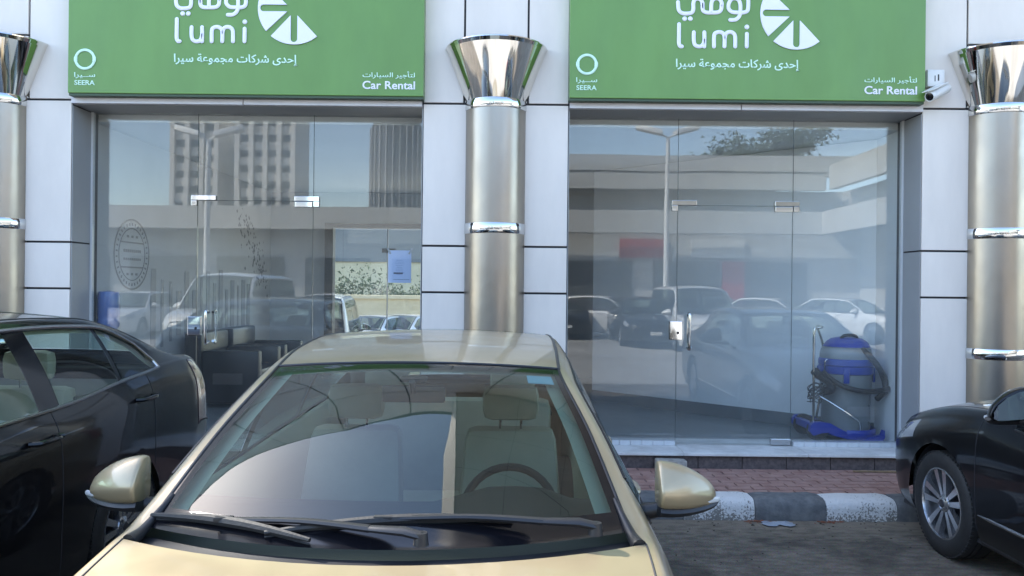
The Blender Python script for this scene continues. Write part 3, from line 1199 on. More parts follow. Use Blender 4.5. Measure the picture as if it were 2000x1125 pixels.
def build_wheel(parent, loc, R, side, detail=True, rim_m=None, name='wheel', hw=0.105):
    """wheel at loc; side=+1 when its outer face points to +x"""
    ti = mk(name, MB(), M_RUBBER, parent)
    ti.location = loc
    m_ = MB()
    prof = [(R - 0.115, hw - 0.012), (R - 0.10, hw - 0.002), (R - 0.06, hw + 0.004), (R - 0.02, hw - 0.008), (R - 0.004, hw - 0.024), (R, hw - 0.04),
            (R, hw - 0.062), (R - 0.008, hw - 0.064), (R - 0.008, hw - 0.072), (R, hw - 0.074), (R, 0.006), (R - 0.008, 0.004), (R - 0.008, -0.004), (R, -0.006), (R, -hw + 0.03), (R - 0.02, -hw), (R - 0.10, -hw)]
    m_.lathe([(r, side * h) for r, h in prof], (0, 0, 0), 'x', 64)
    if detail:      # tread blocks across the shoulder
        for k in range(72):
            a = 2 * PI * k / 72
            b_ = MB().box(hw - 0.050, hw - 0.012, -0.008, 0.008, R - 0.012, R - 0.002)
            b_.xf(Matrix.Rotation(a, 4, 'X'))
            m_.add([(side * x, y, z) for x, y, z in b_.v], b_.f)
    ti_m = mk('tyre', m_, M_RUBBER, ti, smooth=True)
    rimc = rim_m or mat('rim_silver', (0.55, 0.56, 0.58), 0.22, metal=0.9)
    rb = mat('rim_dark', (0.03, 0.03, 0.035), 0.4)
    Rr = R - 0.108
    r_ = MB().lathe([(Rr + 0.002, side * (hw - 0.010)), (Rr - 0.012, side * (hw - 0.006)), (Rr - 0.018, side * (hw - 0.025)), (Rr - 0.03, side * (-hw + 0.03))], (0, 0, 0), 'x', 64)
    mk('rim_barrel', r_, rimc, ti, smooth=True)
    mk('brake_disc', MB().lathe([(0.0, side * 0.02), (Rr - 0.02, side * 0.02)], (0, 0, 0), 'x', 32), rb, ti)
    sp_ = MB()
    for k in range(5):
        for d in (-1, 1):
            a = 2 * PI * k / 5 + 0.12
            pts = []
            r0, r1 = 0.045, Rr - 0.008
            o0, o1 = d * 0.015, d * 0.050
            w0, w1 = 0.013, 0.023
            for rr, o, ww in ((r0, o0, w0), (r1, o1, w1)):
                pts.append((rr, o - ww))
                pts.append((rr, o + ww))
            q = [pts[0], pts[1], pts[3], pts[2]]
            x1 = [hw - 0.030, hw - 0.030, hw - 0.014, hw - 0.014]
            vs = [(side * xx, c, r) for (r, c), xx in zip(q, x1)] + [(side * (xx - 0.035), c * 1.0, r) for (r, c), xx in zip(q, x1)]
            b_ = MB().add(vs, [(0, 1, 2, 3), (4, 5, 6, 7), (0, 1, 5, 4), (1, 2, 6, 5), (2, 3, 7, 6), (3, 0, 4, 7)])
            b_.xf(Matrix.Rotation(a, 4, 'X'))
            sp_.add(b_.v, b_.f)
    sp_.lathe([(0.0, side * (hw - 0.016)), (0.03, side * (hw - 0.016)), (0.055, side * (hw - 0.026)), (0.06, side * (hw - 0.06))], (0, 0, 0), 'x', 30)
    mk('spokes', sp_, rimc, ti)
    cap = MB().lathe([(0.0, side * (hw - 0.011)), (0.024, side * (hw - 0.012)), (0.028, side * (hw - 0.017))], (0, 0, 0), 'x', 24)
    mk('hub_cap', cap, rb, ti, smooth=True)
    if detail:
        nuts = MB()
        for k in range(5):
            a = 2 * PI * (k + 0.5) / 5 + 0.12
            nuts.lathe([(0.0, side * (hw - 0.02)), (0.008, side * (hw - 0.02)), (0.008, side * (hw - 0.034))], (0, 0.042 * math.sin(a), 0.042 * math.cos(a)), 'x', 6)
        mk('wheel_nuts', nuts, rb, ti)
    # the tyre itself is the wheel's own mesh
    ti.data = ti_m.data
    bpy.data.objects.remove(ti_m)
    return ti


def build_mirror(parent, shp, t, side, paint, zc, glass_dir=1, size=1.0, x_in=None, out=0.0):
    """door mirror, housing domed to the front (-y local)"""
    root = mk('mirror', MB(), paint, parent)
    r = shp.section(t)
    x4 = r[shp.n1][0]
    x0 = (x_in if x_in else x4 + 0.035)
    Lx = 0.235 * size

    def prof(f):
        # f 0 inner .. 1 outer ; height half, depth, centre z, y shift
        hh = 0.084 * (1 - 0.70 * f ** 2.3) * (0.96 if f < 0.03 else 1)
        dp = 0.110 * (1 - 0.60 * f ** 1.8)
        cz = 0.010 - 0.052 * f ** 1.7
        return hh * size, dp * size, cz * size
    vs, fs = [], []
    fl = [0.0, 0.02, 0.07, 0.15, 0.25, 0.36, 0.48, 0.6, 0.71, 0.81, 0.89, 0.95, 0.985, 1.0]
    secp = [(0.16, 0.0), (0.15, 0.75), (-0.02, 0.98), (-0.42, 0.92), (-0.80, 0.42), (-1.0, -0.10), (-0.98, -0.42), (-0.82, -0.86), (-0.30, -0.99), (0.10, -0.92)]
    secs = smoothpath([(0, p_[0], p_[1]) for p_ in secp], 2, closed=True)
    mrow = len(secs)
    for i, f in enumerate(fl):
        hh, dp, cz = prof(f)
        endk = 0.94 if i == 0 else 1.0
        if f > 0.86:
            endk = math.sqrt(max(0.0, 1 - ((f - 0.86) / 0.14) ** 2)) * 0.97 + 0.03
        sweep = 0.055 * f * f * size
        for q_ in secs:
            vs.append((side * (x0 + Lx * f), dp * q_.y * endk + sweep, cz + hh * q_.z * endk))
    m_ = MB()
    for i in range(len(fl) - 1):
        for k in range(mrow):
            fs.append((i * mrow + k, i * mrow + (k + 1) % mrow, (i + 1) * mrow + (k + 1) % mrow, (i + 1) * mrow + k))
    fs.append(tuple(range(mrow)))
    fs.append(tuple((len(fl) - 1) * mrow + k for k in range(mrow)))
    m_.add(vs, fs)
    hs = mk('housing', m_, paint, root, smooth='all')
    y0 = t - shp.L / 2
    root.location = (0, y0, zc)
    root.data = hs.data
    bpy.data.objects.remove(hs)
    # glass facing the driver
    g = MB()
    pts = []
    for f in (0.04, 0.3, 0.6, 0.85, 0.97):
        hh, dp, cz = prof(f)
        pts.append((side * (x0 + Lx * f), 0.02 * size + 0.055 * f * f * size + 0.002, cz + hh * 0.86 * (1 if f < .9 else .6)))
    low = []
    for f in (0.97, 0.85, 0.6, 0.3, 0.04):
        hh, dp, cz = prof(f)
        low.append((side * (x0 + Lx * f), 0.02 * size + 0.055 * f * f * size + 0.002, cz - hh * 0.86 * (1 if f < .9 else .6)))
    n5 = len(pts)
    vs = pts + low[::-1]
    g.add(vs, [(i, i + 1, n5 + i + 1, n5 + i) for i in range(n5 - 1)])
    mk('mirror_glass', g, mat('mirror_silver', (0.75, 0.78, 0.80), 0.02, metal=1), root)
    # lower black skirt with the indicator, and the foot to the door
    sk = MB()
    b = []
    for f in (0.0, 0.2, 0.45, 0.7, 0.9, 1.0):
        hh, dp, cz = prof(f)
        b.append((side * (x0 + Lx * f), -dp * 0.45 + 0.055 * f * f * size, cz - hh * (1.06 if f < .95 else 0.75)))
    sk.tube(smoothpath(b, 4), [0.027 * size * (1 - 0.6 * k / 20) for k in range(21)], 8, flat=(Vector((0, 1, 0)), 1.8))
    sk.tube([(side * (x0 + 0.05), -0.02, -0.075 * size), (side * (x0 - 0.0), -0.012, -0.088 * size), (side * (x4 - 0.01), 0.0, -0.10 * size)], [0.024, 0.026, 0.03], 10)
    mk('mirror_foot', sk, M_BLACKP, root, smooth=True)
    ind = MB()
    q = []
    for f in (0.66, 0.8, 0.92, 1.0):
        hh, dp, cz = prof(f)
        q.append((side * (x0 + Lx * f + 0.001), -dp * 0.80 + 0.055 * f * f * size, cz - hh * 0.55))
    ind.tube(smoothpath(q, 4), 0.010 * size, 8, flat=(Vector((0, 1, 0)), 0.7))
    mk('indicator_lens', ind, mat('indicator_lens', (0.55, 0.56, 0.56), 0.12, coat=1), root, smooth=True)
    return root


def make_car(shape_table, spec, paint, loc, rz, label, group=None, name='parked_car', cat='car', full=True, glassm=None, wind=None, rim=None):
    sh = CarShape(shape_table, spec)
    L = sh.L
    root = thing(name, loc, label, cat, group, rz)
    glassm = glassm or G_CAR
    wind = wind or glassm
    # stations
    marks = [spec['hood'], spec['cowl'], spec['header'], spec['rheader'], spec['deck'], L - spec.get('tl', 0.12)] + spec['cuts'] + spec['dlo']
    marks += [spec['cowl'] + 0.03, spec['cowl'] + 0.065, spec['header'] - 0.025, spec['deck'] - 0.05, spec['rheader'] + 0.03]
    marks += [0.012, 0.03, 0.06, L - 0.012, L - 0.03, L - 0.06]
    step = 0.05 if full else 0.085
    ts = set(round(x, 4) for x in marks)
    n = int(L / step)
    for i in range(n + 1):
        t = round(L * i / n, 4)
        if all(abs(t - q) > step * 0.4 for q in ts):
            ts.add(t)
    ts.add(0.0)
    ts.add(round(L, 4))
    ts = sorted(ts)
    # wheel arch circles
    sec = [sh.section(t) for t in ts]
    n1, n2, n3, n4 = sh.n1, sh.n2, sh.n3, sh.n4
    NR = n4 + 1
    arcR = spec['R'] + 0.045
    WZ = spec['R']
    V = np.zeros((len(ts), NR, 3))
    inside = np.zeros((len(ts), NR), bool)
    for i, t in enumerate(ts):
        for j, (x, dy, z) in enumerate(sec[i]):
            yy = t + dy
            if j <= n1:
                for ta in spec['axles']:
                    ddx, ddz = yy - ta, z - WZ
                    r = math.hypot(ddx, max(ddz, 0))
                    if r < arcR:
                        inside[i, j] = True
                        if ddz > 0:
                            k = arcR / max(r, 1e-5)
                            yy, z = ta + ddx * k, WZ + ddz * k
                        else:
                            yy = ta + (arcR if ddx >= 0 else -arcR)
            V[i, j] = (x, yy - L / 2, z)
    # both sides; index map
    verts = []
    idx = {}
    for i in range(len(ts)):
        for j in range(NR):
            for sd in (1, -1):
                if j == n4 and sd == -1:
                    idx[(i, j, sd)] = idx[(i, j, 1)]
                    continue
                idx[(i, j, sd)] = len(verts)
                verts.append((sd * V[i, j, 0], V[i, j, 1], V[i, j, 2]))
    parts = {}

    def addf(key, f):
        parts.setdefault(key, []).append(f)
    d0, d1 = spec['dlo'][0], spec['dlo'][-1]
    ndoor = spec['cuts']
    for i in range(len(ts) - 1):
        tm = (ts[i] + ts[i + 1]) / 2
        for j in range(NR - 1):
            if j < n1 and inside[i, j] and inside[i + 1, j] and inside[i, j + 1] and inside[i + 1, j + 1]:
                continue
            for sd in (1, -1):
                f = (idx[(i, j, sd)], idx[(i + 1, j, sd)], idx[(i + 1, j + 1, sd)], idx[(i, j + 1, sd)])
                if sd == 1:
                    f = f[::-1]
                if j >= n3:      # top
                    u = (ULIST[j - n3] + ULIST[j - n3 + 1]) / 2
                    if tm < 0.16:
                        k = ('front_bumper', 0, 'body')
                    elif tm < spec['hood']:
                        k = ('bonnet', 0, 'body')
                    elif tm < spec['cowl']:
                        k = ('cowl_panel', 0, 'cowl')
                    elif tm < spec['header']:
                        fr = u > 0.955 or tm < spec['cowl'] + 0.065 or tm > spec['header'] - 0.025
                        k = ('windscreen_border', 0, 'frit') if fr else ('windscreen', 0, 'wind')
                    elif tm < spec['rheader']:
                        k = ('roof', 0, 'body')
                    elif tm < spec['deck']:
                        fr = u > 0.955 or tm > spec['deck'] - 0.05 or tm < spec['rheader'] + 0.03
                        k = ('rear_window_border', 0, 'frit') if fr else ('rear_window', 0, 'glass')
                    elif tm < L - spec.get('tl', 0.12):
                        k = ('boot_lid', 0, 'body')
                    else:
                        k = ('rear_bumper', 0, 'body')
                elif j >= n2:    # rail
                    if tm < spec['hood']:
                        k = ('front_wing', sd, 'body')
                    elif tm < spec['deck']:
                        k = ('roof_rail', sd, 'body')
                    else:
                        k = ('rear_wing', sd, 'body')
                elif j >= n1:    # side glass band
                    if d0 < tm < d1:
                        q = [a for a in range(len(spec['dlo']) - 1) if spec['dlo'][a] < tm < spec['dlo'][a + 1]]
                        q = q[0] if q else 0
                        if q % 2 == 0:
                            k = ('side_window', (sd, q), 'glass')
                        else:
                            k = ('window_pillar', (sd, q), 'frit')
                    elif tm <= d0:
                        k = ('front_wing', sd, 'body') if tm < spec['cuts'][0] else ('roof_rail', sd, 'body')
                    else:
                        k = ('rear_wing', sd, 'body')
                else:
                    z = (V[i, j, 2] + V[i + 1, j, 2]) / 2
                    c = spec['cuts']
                    hl = spec['headlight']
                    tl_ = spec['taillight']
                    if j >= n1 - 5 and hl[0] < tm < hl[1]:
                        k = ('headlight', sd, 'lens')
                    elif tl_[0] < tm < tl_[1] and j >= n1 - tl_[2]:
                        k = ('taillight', sd, 'tail')
                    elif tm < 0.45:
                        k = ('front_bumper', 0, 'body')
                    elif tm < c[0]:
                        k = ('front_wing', sd, 'body')
                    elif j < 2:
                        k = ('sill', sd, 'body') if tm < c[-1] else ('rear_bumper', 0, 'body')
                    elif tm < c[1]:
                        k = ('front_door', sd, 'body')
                    elif tm < c[2]:
                        k = ('rear_door', sd, 'body')
                    elif tm < L - 0.35 or j > n1 - 8:
                        k = ('rear_wing', sd, 'body')
                    else:
                        k = ('rear_bumper', 0, 'body')
                addf(k, f)
    # end caps (nose and tail), domed
    for end in (0, len(ts) - 1):
        sgn = -1 if end == 0 else 1
        cap_rows = [(j, 1) for j in range(NR)] + [(j, -1) for j in range(NR - 2, -1, -1)]
        base = [idx[(end, j, sd)] for j, sd in cap_rows]
        zc = (V[end, n1, 2] + 0.2) / 2
        yb = V[end, n4, 1] if end == 0 else V[end, n4, 1]
        rings = [base]
        for f, q in ((0.9, 0.5), (0.7, 0.8), (0.45, 0.95), (0.2, 1.0)):
            ring = []
            for b_ in base:
                x, y_, z = verts[b_]
                ye = yb + sgn * 0.03
                ring.append(len(verts))
                verts.append((x * f, y_ * (1 - q) + ye * q + 0.0, zc + (z - zc) * f))
            rings.append(ring)
        nm = 'front_bumper' if end == 0 else 'rear_bumper'
        for a, b_ in zip(rings[:-1], rings[1:]):
            for k in range(len(base)):
                k2 = (k + 1) % len(base)
                f = (a[k], a[k2], b_[k2], b_[k])
                addf((nm, 0, 'body'), f if end == 0 else f[::-1])
        f = tuple(rings[-1])
        addf((nm, 0, 'body'), f if end == 0 else f[::-1])
    # smooth normals of the whole shell, then split into parts
    me = bpy.data.meshes.new('shell')
    allf = [f for k in parts for f in parts[k]]
    me.from_pydata(verts, [], allf)
    me.update()
    VN = [Vector((0, 0, 1))] * len(verts)
    vn = np.zeros(len(verts) * 3)
    me.vertices.foreach_get('normal', vn)
    VN = vn.reshape(-1, 3)
    bpy.data.meshes.remove(me)
    m_of = {'body': paint, 'cowl': M_BLACKP, 'frit': M_FRIT, 'wind': wind, 'glass': glassm,
            'lens': mat('headlight_lens', (0.30, 0.31, 0.33), 0.06, coat=1, spec=0.8),
            'tail': spec.get('tailmat') or mat('tail_lens', (0.22, 0.02, 0.02), 0.08, coat=1)}
    made = {}
    for (nm, sd, mk_), fl in parts.items():
        used = sorted(set(i for f in fl for i in f))
        mp = {a: b for b, a in enumerate(used)}
        me = bpy.data.meshes.new(nm)
        off = -0.030 if nm == 'cowl_panel' else 0.0
        inn = 0.004 if mk_ in ('glass',) else 0
        vv = [(verts[i][0] - VN[i][0] * inn, verts[i][1] - VN[i][1] * inn, verts[i][2] + off - VN[i][2] * inn) for i in used]
        me.from_pydata(vv, [], [tuple(mp[i] for i in f) for f in fl])
        me.materials.append(m_of[mk_])
        me.polygons.foreach_set('use_smooth', [True] * len(me.polygons))
        me.update()
        try:
            me.normals_split_custom_set_from_vertices([tuple(VN[i]) for i in used])
        except Exception:
            pass
        o = bpy.data.objects.new(nm, me)
        C.objects.link(o)
        o.parent = root
        made[(nm, sd)] = o
        if mk_ == 'body' and nm in ('bonnet', 'roof', 'boot_lid'):
            pass
    # seams and trims as thin beads on the surface
    def line_t(row, a, b, sd, k=0.0, st=0.04):
        n = max(2, int(abs(b - a) / st))
        return [sh.pt(a + (b - a) * i / n, row, sd) for i in range(n + 1)]

    def line_r(t, r0, r1, sd):
        return [sh.pt(t, r, sd) for r in range(r0, r1 + 1)]
    class _Gap:
        def tube(q_, pts, r_, n_):
            if full:
                mk('panel_gap', MB().tube(pts, r_, n_), M_JOINT, root, smooth=True)
    seam = _Gap()
    for sd in (1, -1):
        for c in spec['cuts'][:3]:
            seam.tube([p_ + Vector((sd * -0.001, 0, 0)) for p_ in line_r(c, 2, n1, sd) if p_.z > 0.26 and not any(math.hypot(p_.y + L / 2 - a, p_.z - WZ) < arcR for a in spec['axles'])], 0.0035, 5)
        seam.tube(line_t(n3, 0.17, spec['hood'], sd), 0.0035, 5)
        seam.tube(line_t(n3, spec['deck'], L - spec.get('tl', 0.12), sd), 0.0035, 5)
        seam.tube([Vector((p_.x, p_.y, p_.z)) for p_ in line_t(1, spec['cuts'][0], spec['axles'][1] - arcR - 0.02, sd)], 0.003, 5)
    tl0, tl1, tlr = spec['taillight']
    for sd in (1, -1):
        seam.tube(line_t(n1 - tlr, tl0, L, sd) , 0.005, 5)
        seam.tube(line_r(tl0, n1 - tlr, n1, sd), 0.005, 5)
        seam.tube(line_t(6, L - 0.34, L, sd), 0.004, 5)
    endr = [sh.pt(L - spec.get('tl', 0.12), r, 1) for r in range(n3, n4 + 1)]
    seam.tube(endr + [Vector((-p_.x, p_.y, p_.z)) for p_ in endr[::-1][1:]], 0.004, 5)
    half = [sh.pt(0.16, r, 1) for r in range(n3, n4 + 1)]
    seam.tube(half + [Vector((-p_.x, p_.y, p_.z)) for p_ in half[::-1][1:]], 0.0035, 5)
    rub = MB()
    for sd in (1, -1):
        rub.tube(line_t(n2, d0, d1, sd), 0.007, 6)
        rub.tube([p_ + Vector((sd * 0.002, 0, 0)) for p_ in line_t(n1, d0, d1, sd)], 0.007, 6)
        rub.tube(line_t(n3, spec['cowl'], spec['header'], sd), 0.006, 6)
        rub.tube(line_t(n3, spec['rheader'], spec['deck'], sd), 0.006, 6)
        rub.tube([p_ + Vector((0, 0, -0.003)) for p_ in line_t(n3, spec['header'], spec['rheader'], sd)], 0.008, 6)
    for t in (spec['header'],):
        half = [sh.pt(t, r, 1) for r in range(n3, n4 + 1)]
        rub.tube(half + [Vector((-p_.x, p_.y, p_.z)) for p_ in half[::-1][1:]], 0.006, 6)
    mk('window_seals', rub, M_BLACKP, root, smooth=True)
    if spec.get('chrome'):
        for sd in (1, -1):
            ch = MB().tube([p_ + Vector((sd * 0.008, 0, 0.009)) for p_ in line_t(n2, d0 + 0.05, d1, sd)] +
                           [p_ + Vector((sd * 0.006, 0, 0.006)) for p_ in line_t(n1, d1, d0 + 0.05, sd)], 0.0105, 8)
            mk('window_trim', ch, mat('satin_chrome', (0.42, 0.42, 0.43), 0.25, metal=1), root, smooth=True)
    # wheel housings and floor
    dark = MB()
    for sd in (1, -1):
        for ta in spec['axles']:
            dark.lathe([(arcR + 0.004, sd * (spec['w'] - 0.03)), (arcR + 0.004, sd * (spec['w'] - 0.33)), (0.0, sd * (spec['w'] - 0.33))], (0, ta - L / 2, WZ), 'x', 40, a0=-0.35, a1=PI + 0.35) if False else None
            vs, fs = [], []
            nA = 26
            for k in range(nA + 1):
                a = -0.25 + (PI + 0.5) * k / nA
                for xx in (spec['w'] - 0.045, spec['w'] - 0.32):
                    vs.append((sd * xx, ta - L / 2 + (arcR + 0.002) * math.cos(a), WZ + (arcR + 0.002) * math.sin(a)))
            fs = [(2 * k, 2 * k + 1, 2 * k + 3, 2 * k + 2) for k in range(nA)]
            fs.append(tuple(2 * k + 1 for k in range(nA + 1)))
            dark.add(vs, fs)
    ww = spec['w'] - 0.07
    dark.box(-ww, ww, -L / 2 + 0.3, L / 2 - 0.3, 0.19, 0.215)
    dark.box(-ww + 0.3, ww - 0.3, -L / 2 + 0.12, -L / 2 + spec['cowl'] - 0.05, 0.22, 0.52)
    mk('underbody', dark, M_DARKIN, root)
    # wheels
    for ta in spec['axles']:
        for sd in (1, -1):
            build_wheel(root, (sd * (spec['w'] - 0.115), ta - L / 2, spec['R']), spec['R'], sd, full, rim, hw=0.103)
    # mirrors
    for sd in (1, -1):
        build_mirror(root, sh, spec['mt'], sd, paint, spec['mz'], size=spec.get('ms', 1.0), x_in=spec.get('mx'))
    # door handles
    for sd in (1, -1):
        for t, z in spec['handles']:
            x = side_x(sh, t, z, sd)
            h = MB()
            h.tube(smoothpath([(x - sd * 0.0, t - 0.095 - L / 2, z), (x + sd * 0.036, t - 0.075 - L / 2, z), (x + sd * 0.043, t - L / 2, z + 0.002), (x + sd * 0.036, t + 0.075 - L / 2, z), (x, t + 0.095 - L / 2, z)], 4), 0.013, 8)
            h.tube([(x + sd * 0.01, t + 0.105 - L / 2, z), (x + sd * 0.022, t + 0.125 - L / 2, z)], 0.013, 8)
            k = 'front_door' if t < spec['cuts'][1] else 'rear_door'
            mk('door_handle', h, paint, made.get((k, sd), root), smooth=True)
    # front lamps and grille on the nose, plate at the tail
    g = MB()
    zc = 0.42
    for k in range(5):
        z = 0.30 + k * 0.045
        p0 = sh.top(0.0, 0.0)
        g.box(-0.42, 0.42, p0.y - 0.040, p0.y - 0.028, z, z + 0.022)
    mk('grille', g, M_BLACKP, root)
    mk('number_plate', MB().box(-0.16, 0.16, p0.y - 0.052, p0.y - 0.041, 0.40, 0.50, 0.003), M_WPL, root)
    pe = sh.pt(L, n4)
    mk('number_plate', MB().box(-0.16, 0.16, pe.y + 0.035, pe.y + 0.046, 0.62, 0.74, 0.003), M_WPL, root)
    # cabin
    hl = MB()
    t0, t1 = spec['header'], spec['rheader']

    def sheet(tA, tB, rows, sd, off, nn_=14):
        vs, fs = [], []
        m = len(rows)
        for i in range(nn_ + 1):
            t = tA + (tB - tA) * i / nn_
            rr = sh.section(t)
            for j in rows:
                x, dy, z = rr[j]
                vs.append((sd * max(0, x - off * (0.9 if x > 0.02 else 0)), t + dy - L / 2, z - off))
        fs = [(i * m + k, i * m + k + 1, (i + 1) * m + k + 1, (i + 1) * m + k) for i in range(nn_) for k in range(m - 1)]
        return vs, fs
    for sd in (1, -1):
        vs, fs = sheet(t0 - 0.02, t1 + 0.02, list(range(n2, n4 + 1)), sd, 0.028)
        hl.add(vs, fs)
    mk('headliner', hl, M_CREAM, root, smooth='all', fixn=False)
    pl_ = MB()
    for sd in (1, -1):
        for (ta_, tb_) in ((spec['cowl'] + 0.07, t0), (t1, spec['deck'] - 0.02)):
            vs, fs = sheet(ta_, tb_, list(range(n2, n3 + 1)) + [n3 + 1, n3 + 2, n3 + 3], sd, 0.024)
            pl_.add(vs, fs)
    mk('pillar_trim', pl_, spec.get('pillarmat') or M_CREAM, root, smooth='all', fixn=False)
    for sd in (1, -1):
        dt = MB()
        vs, fs = [], []
        tsx = [spec['cowl'] + (spec['deck'] - 0.1 - spec['cowl']) * i / 12 for i in range(13)]
        for t in tsx:
            rr = sh.section(t)
            x4, _, z4 = rr[n1]
            vs += [(sd * (x4 - 0.10), t - L / 2, 0.3), (sd * (x4 - 0.075), t - L / 2, z4 - 0.18), (sd * (x4 - 0.03), t - L / 2, z4 - 0.012), (sd * (x4 - 0.006), t - L / 2, z4 - 0.004)]
        fs = [(i * 4 + k, i * 4 + k + 1, (i + 1) * 4 + k + 1, (i + 1) * 4 + k) for i in range(12) for k in range(3)]
        mk('door_lining', dt.add(vs, fs), M_CREAM, root, smooth='all', fixn=False)
    zb = sh.at(spec['cowl'])[3]
    dsh = MB()
    vs, fs = [], []
    prof_ = [(0.00, -0.02, 1.0), (0.14, 0.005, 1.0), (0.30, 0.03, 1.0), (0.42, 0.02, 1.0), (0.50, -0.05, 1), (0.50, -0.35, 1), (0.40, -0.65, 1)]
    nxs = 17
    xm = sh.at(spec['cowl'])[2] - 0.05
    for dt_, dz, _k in prof_:
        for k in range(nxs):
            x = -xm + 2 * xm * k / (nxs - 1)
            u = x / xm
            hump = 0.055 * math.exp(-((x - 0.37) / 0.19) ** 4) * (1 if 0.2 < dt_ < 0.48 else 0)
            vs.append((x, spec['cowl'] + 0.03 + dt_ - L / 2 - 0.14 * (1 - u * u) * (1 if dt_ < 0.3 else 0.5), zb + dz + hump))
    fs = [(i * nxs + k, i * nxs + k + 1, (i + 1) * nxs + k + 1, (i + 1) * nxs + k) for i in range(len(prof_) - 1) for k in range(nxs - 1)]
    mk('dashboard', dsh.add(vs, fs), spec.get('dashmat') or M_DASH, root, smooth=True, fixn=False)
    if full:
        # steering wheel on the driver's side (+x when the nose points to -y)
        sw = MB()
        ring = []
        cs = Vector((0.37, spec['cowl'] + 0.66 - L / 2, zb - 0.105))
        for k in range(32):
            a = 2 * PI * k / 32
            ring.append(cs + Vector((0.185 * math.cos(a), 0.185 * math.sin(a) * 0.42, 0.185 * math.sin(a) * 0.91)))
        sw.tube(ring, 0.016, 8, closed=True)
        sw.tube([cs, cs + Vector((0, -0.2, -0.08))], 0.04, 12)
        for a in (0, PI, -PI / 2):
            sw.tube([cs, cs + Vector((0.175 * math.cos(a), 0.175 * math.sin(a) * 0.42, 0.175 * math.sin(a) * 0.91))], 0.018, 8)
        mk('steering_wheel', sw, M_DARKIN, root, smooth=True)
        for sx, t, wd in ((-0.37, spec['seat'], 0.5), (0.37, spec['seat'], 0.5), (0.0, spec['seat'] + 0.95, 1.22)):
            st = MB()
            y = t - L / 2
            h = spec.get('sh', 1.06)
            st.box(-wd / 2, wd / 2, -0.28, 0.22, 0.34, 0.52, 0.05)
            i0 = len(st.v)
            st.box(-wd / 2, wd / 2, -0.06, 0.08, 0.48, h, 0.055)
            if wd < 1:      # taper towards the top with side bolsters
                for i in range(i0, len(st.v)):
                    x, yy, z = st.v[i]
                    f = (z - 0.48) / (h - 0.48)
                    st.v[i] = (x * (1 - 0.16 * f * f), yy + 0.16 * f - 0.03 * abs(x / 0.25) ** 3 * (1 - f), z)
            else:
                for i in range(i0, len(st.v)):
                    x, yy, z = st.v[i]
                    f = (z - 0.48) / (h - 0.48)
                    st.v[i] = (x, yy + 0.16 * f, z)
            so_ = mk('seat', st, M_SEAT, root, smooth=True)
            so_.location = (sx, y, 0)
            for hx in ((0,) if wd < 1 else (-0.38, 0.38)):
                hr = MB().box(-0.135, 0.135, 0.09, 0.19, h + 0.035, h + 0.205, 0.05)
                mk('headrest', hr, M_SEAT, so_, smooth=True).location = (hx, 0, 0)
                mk('headrest_posts', MB().tube([(hx - 0.05, 0.14, h - 0.02), (hx - 0.05, 0.14, h + 0.06)], 0.006, 6).tube([(hx + 0.05, 0.14, h - 0.02), (hx + 0.05, 0.14, h + 0.06)], 0.006, 6), M_CHROME, so_)
        p_ = sh.top(spec['header'] - 0.12, 0.0)
        im = MB().box(-0.12, 0.12, p_.y + 0.05, p_.y + 0.085, p_.z - 0.10, p_.z - 0.035, 0.012)
        im.tube([(0, p_.y + 0.05, p_.z - 0.06), (0, p_.y + 0.01, p_.z - 0.012)], 0.012, 8)
        mk('inner_mirror', im, M_BLACKP, root, smooth=True)
        # parcel shelf
        rs = MB()
        a = spec['seat'] + 1.12
        rs.box(-0.62, 0.62, a - L / 2, spec['deck'] + 0.0 - L / 2, zb + 0.01, zb + 0.03)
        mk('parcel_shelf', rs, M_DASH, root)
    return root, sh, made


T_GOLD = [
    # t     w     x4    z4    x5    z5     x6    z6     z8    bow
    (0.00, .620, .55, .60, .53, .63, .50, .65, .68, .10),
    (0.15, .760, .70, .68, .68, .71, .65, .73, .78, .14),
    (0.50, .850, .79, .78, .77, .82, .73, .845, .885, .16),
    (0.95, .885, .82, .86, .80, .90, .76, .915, .94, .19),
    (1.25, .885, .832, .905, .81, .935, .775, .946, .956, .225),
    (1.32, .885, .835, .915, .80, .948, .740, .958, .968, .215),
    (1.68, .887, .835, .930, .712, 1.160, .648, 1.197, 1.225, .13),
    (2.03, .887, .832, .940, .625, 1.335, .560, 1.378, 1.405, .07),
    (2.35, .887, .83, .945, .622, 1.380, .566, 1.428, 1.455, .03),
    (2.85, .887, .83, .955, .622, 1.392, .572, 1.450, 1.474, 0),
    (3.35, .885, .82, .970, .618, 1.368, .568, 1.432, 1.458, 0),
    (3.75, .880, .80, .985, .66, 1.170, .60, 1.240, 1.28, -.04),
    (4.10, .870, .78, 1.0, .74, 1.03, .66, 1.06, 1.085, -.08),
    (4.45, .84, .74, .985, .72, 1.01, .66, 1.035, 1.05, -.08),
    (4.60, .78, .68, .93, .66, .95, .62, .97, .98, -.10)]
SP_GOLD = dict(L=4.60, hood=1.245, cowl=1.32, header=2.03, rheader=3.35, deck=4.10, cuts=[1.40, 2.38, 3.30], dlo=[1.52, 2.36, 2.44, 3.22, 3.27, 3.78],
               axles=[0.93, 3.60], R=0.315, w=0.885, headlight=(0.12, 0.5), taillight=(4.30, 4.60, 7), mt=1.60, mz=1.03, ms=0.93, handles=[(2.22, .86), (3.12, .88)], seat=2.50, sh=1.03)
